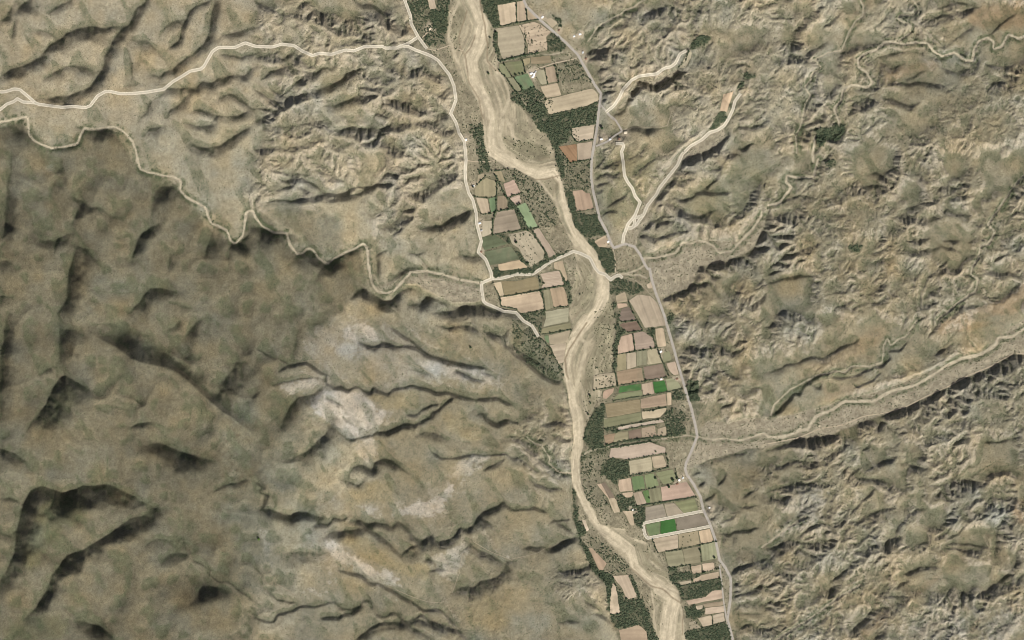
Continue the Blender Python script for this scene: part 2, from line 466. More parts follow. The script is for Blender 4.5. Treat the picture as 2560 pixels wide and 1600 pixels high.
# flat ground: river, valley floor and the floors of the side washes
RIVER_W = "m1:250,-60 150,100 100,190 95,350 90,520 130,600 180,760 250,950 330,1070 430,1200 490,1330 510,1420|m2:540,0 555,140 560,330 600,450 720,520 830,600 960,620 1050,670 1200,750 1300,860 1400,970 1470,1100 1500,1210 1580,1400|m3:1400,130 1470,260 1490,340 1510,520 1500,700 1450,860 1470,1000 1430,1120 1470,1260 1470,1330|m4:190,780 165,960 140,1080 150,1200 190,1400|m5:195,0 230,230 260,400 265,650 245,860 245,1000 275,1200 320,1330|m6:20,200 100,380 190,540 300,680 420,800 540,950 660,1040|m7:930,650 1060,780 1140,860 1160,1000 1190,1130 1160,1250 1180,1380 1240,1512 1300,1700"
RIVER_E = "m1:525,-60 520,80 600,220 690,400 680,560 720,740 740,880 810,990 870,1150 900,1290 1000,1330|m2:1150,0 1240,100 1340,170 1400,280 1450,390 1440,500 1500,620 1530,700 1560,860 1580,980 1650,1150 1700,1330|m3:1540,100 1620,200 1700,270 1770,350 1830,480 1880,590 1930,680 1940,760 1930,900 1990,1040 2010,1200|m4:805,640 770,830 780,1000 750,1170 520,1210 500,1380 640,1400|m5:620,80 540,170 500,300 420,480 390,600 385,720 350,830 345,1000 370,1180 410,1330|m6:170,290 240,430 300,560 480,610 620,640 680,720 880,790 1000,950 1090,1060 1170,1240|m7:1410,800 1500,900 1530,1060 1560,1180 1570,1300 1590,1512 1620,1700"
VALLEY_W = "a2:1400,-60 1430,0 1480,220 1560,370 1680,520 1830,700 1880,900 1860,1060 1900,1180 1960,1300|b2:1980,0 1975,200 2020,320 2080,500 2130,770 2100,870 2180,950 2230,1130 2140,1200 2160,1330 2300,1400|m3:760,1120 950,1270 1050,1420|s1:740,540 860,800 980,1140|m5:195,20 230,230 260,400 265,650 245,860 245,1000|s3:1150,100 1160,600 1230,900|m7:230,200 340,340 480,620 650,860 640,1180 700,1340 740,1512 800,1700"
VALLEY_E = "m1:1020,-60 1050,0 1090,80 1250,240 1560,500|m8:20,650 200,950 310,1200 290,1370|n1:270,100 220,400 190,700 210,1000 270,1300|n2:290,0 380,200 460,400 600,350 750,380 830,500 930,640|m4:1250,0 1310,180 1420,450 1500,750 1600,1150|m5:1690,0 1760,300 1830,560 1680,960|m6:1430,0 1560,200 1600,380|m7:1900,80 1990,430 2060,600 2150,800 2150,1200 2180,1512 2200,1700"
FLOORS = """
n2|850,520 1340,340 1500,310 2050,330 2290,0 2400,0 2380,130 2240,390 2160,450 1900,570 1650,640 1540,640 1500,800 1400,900 1210,970 1090,1030 1000,950 930,640
c4|-60,920 60,910 300,870 520,820 760,740 1130,640 1480,510 1660,440 1760,370 2000,310 2150,180 2440,-20 2600,300 2419,330 2330,310 2030,480 1660,650 1330,810 1080,900 850,970 620,1090 250,1130 0,1200 -60,1230
s4|320,700 500,390 900,440 1250,350 1600,330 1800,330 1700,850 1640,890 1270,930 1060,1000 700,1090 400,1200 140,1290 90,1250 230,900
n1|620,1500 740,1330 900,1080 1100,800 1330,520 1450,430 1660,260 1850,200 1900,300 1780,420 1560,520 1330,600 1200,850 1040,1010 960,1150 940,1350 800,1500 720,1800 600,1800
m8|480,1440 560,1330 720,1150 800,1000 1020,1010 1250,870 1290,900 1100,1020 1000,1060 760,1020 620,1340 470,1460
b2|1040,830 1080,820 1110,1060 1150,1190 1220,1200 1390,1090 1460,1050 1700,1060 2100,1150 2200,1180 2200,1330 1860,1340 1560,1190 1430,1160 1320,1240 1200,1270 1100,1170 1060,1000
"""
# sandy threads of the side washes: sheet | width | line
WASHES = """
a1|6.6|-60,1175 0,1160 130,1130 265,1105 275,1200 270,1270 330,1330 400,1370 490,1400 600,1390 730,1360 770,1280 800,1215 900,1222 1040,1200 1110,1205 1190,1260 1250,1330 1290,1430 1310,1512
b1|6.6|1300,0 1330,80 1380,110 1500,140 1650,165 1710,200 1700,290 1760,350 1850,395 1940,450 1970,540 2000,610 2060,620 2150,670 2180,760 2220,795 2300,710 2310,600 2330,490 2390,480 2419,540
b2|6.6|0,560 60,630 180,685 290,685 320,800 390,890 440,880 490,830 540,850 600,930 670,980 740,930 840,880 940,830 1020,790 1050,830 1060,1000 1090,1150 1150,1240 1220,1260 1300,1240 1380,1150 1460,1060 1600,1050 1750,1080 1900,1130 2130,1165
a4|5|870,-60 870,0 900,60 890,150 810,220 760,310 740,380 690,480 560,500 440,560 500,640 410,700 400,760 340,830 400,900 340,980 320,1150 260,1280 270,1450
a4|7|2480,330 2419,340 2360,370 2260,330 2200,440 2120,470 2130,400 2070,360 1980,390 1940,480 1930,580 1850,580 1760,500 1640,540 1550,480 1500,410 1380,400 1280,420 1180,400 1090,410 1010,480 900,510 840,560 850,640 930,690 980,780 930,830 800,800 700,850 680,940 620,1030 660,1150 680,1250 600,1300 530,1285 440,1290 420,1450 430,1530
b4|7|470,0 420,160 290,170 170,150 170,220 220,260 150,350 100,410 0,430
n2|6|2340,-60 2330,0 2230,150 2140,250 2050,340 1960,440 1790,460 1720,370 1640,330 1530,310 1440,350 1350,330 1300,400 1250,470 1100,500 960,530 860,530 870,620 760,690 640,730 500,715
a4|5|1370,-60 1370,0 1420,80 1370,150 1230,150 1220,190 1320,230 1340,310 1250,370 1230,400
c4|8|2480,50 2419,80 2300,160 2180,160 2140,240 2000,330 1850,360 1700,420 1560,520 1380,620 1200,660 1130,690 1000,770 880,770 740,760 560,870 450,910 400,970 380,1030 300,1040 200,1090 0,1110
s4|6|2280,500 2180,620 1950,710 1680,690 1580,630 1420,670 1150,760 1000,750 860,730 600,740 330,700
m5|4|1830,570 1700,545 1450,580 1100,630 700,690 480,740 350,810 290,860
m1|4|740,780 1100,710 1230,680 1420,690 1550,650
m8|5|150,520 270,340 420,260 600,150 740,80 860,0 900,-40
c4|5|1400,0 1300,160 1240,180 1160,240 1120,170 1080,250 1080,400 960,440 860,430 790,440 730,500 620,480 500,510 400,560 200,660 60,800 30,900
b4|6|2500,60 2400,150 2300,270 2160,480 2070,610 2140,680 2070,800 2000,820 1980,930 1920,1000 1910,1080 1980,1120 1960,1240 1800,1330 1650,1470 1600,1512
d4|6|-60,640 0,600 200,440 350,350
d4|6|60,1540 100,1490 400,1300 560,1180 700,1080 860,990
s2|4|290,700 330,760 440,830 560,850 640,990 720,1090 690,1180 800,1300 950,1370 1130,1390
n2|4|500,715 430,760
m3|5|1960,700 2000,660 2100,640 2300,640 2400,680
"""
# ground cover: sheet | density | outline
WOODS = """
a2|.55|1430,0 1830,0 1790,420 1620,430 1530,340 1450,180
a2|1|1640,120 1800,60 1820,200 1790,320 1700,300 1650,200
m1|1|525,-40 1050,-40 1040,5 730,60 725,70 750,330 680,360 600,220 530,110
m1|1|690,400 725,410 720,560 780,740 730,770 680,570
m1|.7|880,1170 1000,1160 1060,1330 1180,1512 1150,1512 1000,1320 900,1240
m1|.9|1060,1330 1350,1290 1370,1430 1700,1380 1900,1290 1980,1290 1970,1512 1180,1512
m1|.6|970,1160 1200,1100 1330,1230 1090,1320
m1|.6|1350,440 1440,400 1560,500 1580,640 1350,650
m1|.35|1450,810 1740,740 1930,1040 1530,1060
m1|.8|1400,170 1440,160 1500,220 1540,310 1470,300
m2|.95|1160,0 1640,0 1640,260 1480,330 1560,470 1560,860 1660,900 1740,1190 1830,1500 1700,1330 1580,900 1450,500 1390,250
m2|.45|1560,470 1640,540 1900,490 1900,900 1800,880 1660,890 1560,860
m2|.6|1640,0 1960,0 1950,50 1660,100
m2|.9|1750,1190 1990,1180 2100,1440 1830,1500
m2|.6|370,60 520,40 555,160 560,330 600,480 640,650 480,680 500,560 450,300
m2|1|520,160 555,160 560,330 600,480 640,650 540,600
m2|.5|870,230 1330,330 1400,480 1250,470 1050,380 930,330
m2|.3|800,640 960,620 1050,680 1200,760 1470,1100 1500,1350 1250,1330 1080,1040 960,830 820,780
m2|.9|860,1000 950,1080 1100,1390 1020,1370 870,1120
m3|.95|480,570 950,550 1100,470 1110,380 1170,440 1260,390 1470,340 960,620 780,620 470,680
m3|1|690,260 820,400 940,540 900,540 790,440
m3|.9|530,130 640,120 700,260 650,240
m3|.9|1640,190 1760,190 1740,250 1800,300 1980,320 2010,580 1890,620 1820,450 1700,270
m3|.7|1950,730 2080,680 2300,760 2400,850 2200,900 2130,840 2000,900 1950,880
m3|1|1950,900 2010,1000 2060,1280 2060,1512 2010,1512 2010,1200
m4|1|805,370 850,440 840,560 950,650 860,700 820,850 810,1150 760,1160 780,830 810,640
m4|1|1170,620 1290,620 1290,690 1240,690
m3|.9|1310,580 1340,590 1400,720 1440,760 1460,1000 1420,1030 1370,770
m3|.6|830,1130 1110,1090 1130,1200 1080,1300 1070,1390 1000,1300 950,1260 860,1200
s1|.5|520,340 740,540 860,800 940,940 980,1140 800,1140 560,960 300,800 60,560 0,350 0,0 250,30 380,120
m4|1|1700,1270 1830,1260 1840,1500 1740,1512 1690,1350
m4|.6|1500,1430 1640,1380 1710,1512 1520,1512
m5|1|510,220 660,140 680,330 650,470 650,660 700,690 480,730 400,640 410,490
m5|1|660,480 830,450 830,490 660,520
m5|.6|1450,210 1520,180 1760,320 1640,390 1700,540 1450,560 1430,400 1350,330
m5|.35|480,740 740,720 720,840 620,930 560,900
m5|1|620,900 720,840 960,870 970,1060 840,1090 820,1200 700,1080 620,1000
m5|.3|350,840 480,760 640,1040 560,1160 740,1420 500,1480 380,1180
m5|.7|820,1300 900,1330 1020,1330 1060,1430 1170,1440 1170,1512 860,1512 830,1400
m6|.8|540,200 720,200 760,330 870,340 880,510 850,520 830,640 740,560 720,380 570,370
m7|.8|1360,590 1470,600 1500,830 2020,730 2040,880 1930,890 1800,990 1600,1000 1540,1060 1500,900 1380,720
m7|.8|1460,680 1650,660 1790,690 1650,750 1510,780
m7|.9|1580,1100 1700,1090 1720,1140 1820,1110 1820,1190 1740,1230 1590,1250
m7|.85|1590,1400 1800,1370 2100,1300 2180,1530 1600,1530
m7|1|210,0 290,60 340,150 250,240 340,340 480,620 640,690 690,800 650,860 640,1180 600,1150 600,800 400,640 380,560 270,330 230,200
m7|1|870,690 920,720 1020,980 980,990 860,700
m7|.8|710,860 820,1000 1020,990 1160,1250 1200,1400 1250,1530 1110,1530 1080,1380 1000,1320 740,1380 700,1340 770,1190 740,960
m7|1|620,1210 660,1310 700,1350 1000,1300 870,1190 770,1180
m7|.35|350,170 500,250 870,570 860,680 640,680 590,540 380,340
m8|1|1430,600 1530,470 1620,440 1710,490 1660,540 1540,600 1480,640
m8|.9|2110,1000 2130,930 2240,910 2270,1000 2120,1030 2080,1150 2020,1100
n1|1|1680,220 1800,0 1880,0 1890,60 1800,180
a4|1|440,1240 560,1210 700,1180 740,1200 660,1330 560,1300 520,1380 470,1380
b4|.9|750,820 850,760 890,830 860,880 770,860
b4|.7|530,30 620,-20 650,60 560,80
b1|.8|1980,540 2030,580 2020,610 1990,590
n2|.9|1160,1290 1220,1220 1260,1240 1250,1290 1170,1370
s3|.8|1150,0 1190,150 1230,250 1240,750 1330,900 1370,1000 1250,1010 1210,850 1170,600 1160,300
m4|.22|530,400 800,370 805,640 770,830 750,1170 530,1200 560,900 540,640
m5|.2|400,20 640,80 520,200 420,430 360,250
"""
# thin lines of streamside shrubs: sheet | density | line
# colour zones: sheet | colour key | strength | blur (map units) | outline
ZONES = """
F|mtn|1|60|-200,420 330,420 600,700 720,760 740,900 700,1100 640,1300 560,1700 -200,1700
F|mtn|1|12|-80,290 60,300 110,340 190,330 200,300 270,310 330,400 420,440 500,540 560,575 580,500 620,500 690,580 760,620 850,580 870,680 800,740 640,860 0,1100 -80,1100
F|mid|.8|30|640,880 790,800 860,720 1000,780 1200,740 1330,860 1350,1100 1360,1300 1440,1600 640,1600 760,1300 900,1100 760,960
F|east|.9|40|1560,560 1800,420 2000,200 2200,60 2500,-60 2560,1600 1750,1600 1700,1300 1650,1000 1600,800
F|dune|.8|25|-80,-80 560,-80 700,60 640,160 700,220 420,300 300,300 0,280 -80,280
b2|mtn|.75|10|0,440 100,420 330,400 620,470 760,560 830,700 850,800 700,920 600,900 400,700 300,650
c2|pale|.35|22|500,120 900,-40 1400,100 1800,350 2350,500 2350,680 1500,520 1300,900 1100,1120 700,1020 420,740
d2|pale|.35|20|480,420 760,480 1100,800 1420,1000 1300,1120 800,900 540,700
d2|pale|.3|20|560,80 900,200 1400,240 1850,0 2000,0 1700,400 900,340
c2|pale|1.15|4|500,740 640,660 1000,690 1170,830 1250,880 1100,1090 910,1130 860,1110 740,1010 540,850
c2|pale|1|6|810,130 860,50 1050,30 1150,120 1240,180 1100,220 820,190
c2|pale|.7|8|150,640 400,560 640,560 480,700 250,680
c2|pale|.5|10|650,230 800,210 1100,260 900,400 700,290
c2|pale|.6|10|1480,380 1700,400 2200,480 2260,640 2000,560 1700,500
c2|pale|.6|8|930,1160 1160,1130 1180,1200 1100,1330 1080,1420 960,1300
d2|pale|1.1|6|1340,290 1480,230 1700,180 1780,130 1830,0 1900,30 1780,260 1640,360 1420,340
c2|pale|.6|10|1820,1512 1900,1340 2000,1290 2250,1290 2050,1420 1950,1512
d2|pale|.6|10|600,110 700,130 900,270 1350,260 1350,310 900,300
d2|pale|1|7|640,560 740,580 1000,780 1240,830 1380,960 1300,1010 1080,960 900,840 700,700
d2|pale|.6|9|1650,760 1980,590 2030,650 1900,950 1700,900
d2|pale|.7|7|2050,580 2200,660 2419,750 2419,790 2250,720
d2|pale|.5|12|0,450 120,480 160,620 180,900 120,900 100,600
d2|pale|.5|12|380,1080 700,980 800,900 860,880 760,1000 560,1080
b1|pale|.5|7|380,120 450,60 540,60 480,130
b2|pale|.5|12|1080,560 1250,420 1400,400 1200,640 1100,760
d4|pale|.6|9|0,640 0,560 180,420 340,340 380,380 220,500
d4|pale|.6|9|40,1512 380,1270 560,1150 860,960 880,1020 600,1230 420,1340 140,1530
d4|pale|.5|14|150,330 240,140 560,90 620,200 420,400
d4|pale|.5|14|1200,1512 1300,1380 1600,1250 1800,1200 1900,1512
d4|pale|.55|20|2000,1512 2100,1200 2419,1050 2419,1512
a4|orange|.9|12|1800,150 2000,60 2419,0 2480,0 2480,250 1950,260
a4|orange|.8|9|1080,700 1300,620 1560,560 1650,650 1400,700 1100,820
b4|orange|.9|8|1640,1512 1900,1420 2200,1320 2400,1160 2480,1160 2480,1400 2000,1512
c4|orange|.9|8|1560,140 1640,0 2000,0 2300,0 2000,80 1700,140
d4|orange|1|7|2270,250 2320,180 2480,160 2480,420 2350,420
d4|orange|.7|6|860,1440 1100,1200 1200,1180 1060,1400 900,1512
d4|orange|.6|6|1360,1080 1480,960 1700,840 1600,950 1420,1100
d4|orange|.7|6|1840,1480 2000,1270 2080,1240 1950,1420
c4|orange|.5|14|200,500 800,200 1100,0 1300,0 900,330 500,480
c4|orange|.5|10|520,620 900,600 1400,480 1300,560 700,740 540,800
d2|ochre|.8|9|740,540 1000,520 1380,800 1640,800 1640,950 1400,900 1000,740
d2|ochre|.7|9|860,120 1000,20 1300,0 1300,220 950,220
c2|ochre|.8|9|1010,700 1550,660 1540,850 1200,850
c2|ochre|.5|16|540,240 900,600 1400,600 1200,480 700,300
c2|ochre|.7|12|1700,900 1900,860 2180,1050 2100,1160 1850,1080
d2|ochre|.5|12|760,900 1000,930 1200,1080 900,1130
d2|ochre|.5|14|1900,1250 2100,1100 2400,1050 2419,1400 2100,1400
n1|olive|.6|20|240,450 560,420 1000,560 1150,800 900,1100 700,1350 400,1450 300,1300 250,900
n1|olive|.5|16|1500,950 2000,560 2400,450 2419,900 2100,1250 1700,1400 1300,1300
m8|olive|.5|16|1350,350 1600,160 1900,150 1750,420 1500,450
c2|grey|.5|45|-300,800 0,900 300,1000 700,1000 900,1200 860,1400 500,1512 -300,1512
d2|grey|.5|45|-300,-100 600,0 620,350 560,700 300,1000 -300,1100
c1|olivd|.5|14|320,1060 560,1000 760,700 640,560 480,800
d1|olivd|.6|14|180,700 420,200 700,150 900,300 560,500 300,900
d1|olivd|.5|18|0,1400 300,1250 700,1300 600,1500 0,1550
d2|mtn|.5|12|840,1250 1100,1000 1400,1100 1600,1250 1300,1280
d2|mtn|.5|10|1870,1100 2060,1020 2330,900 2419,960 2300,1040 2000,1080
"""
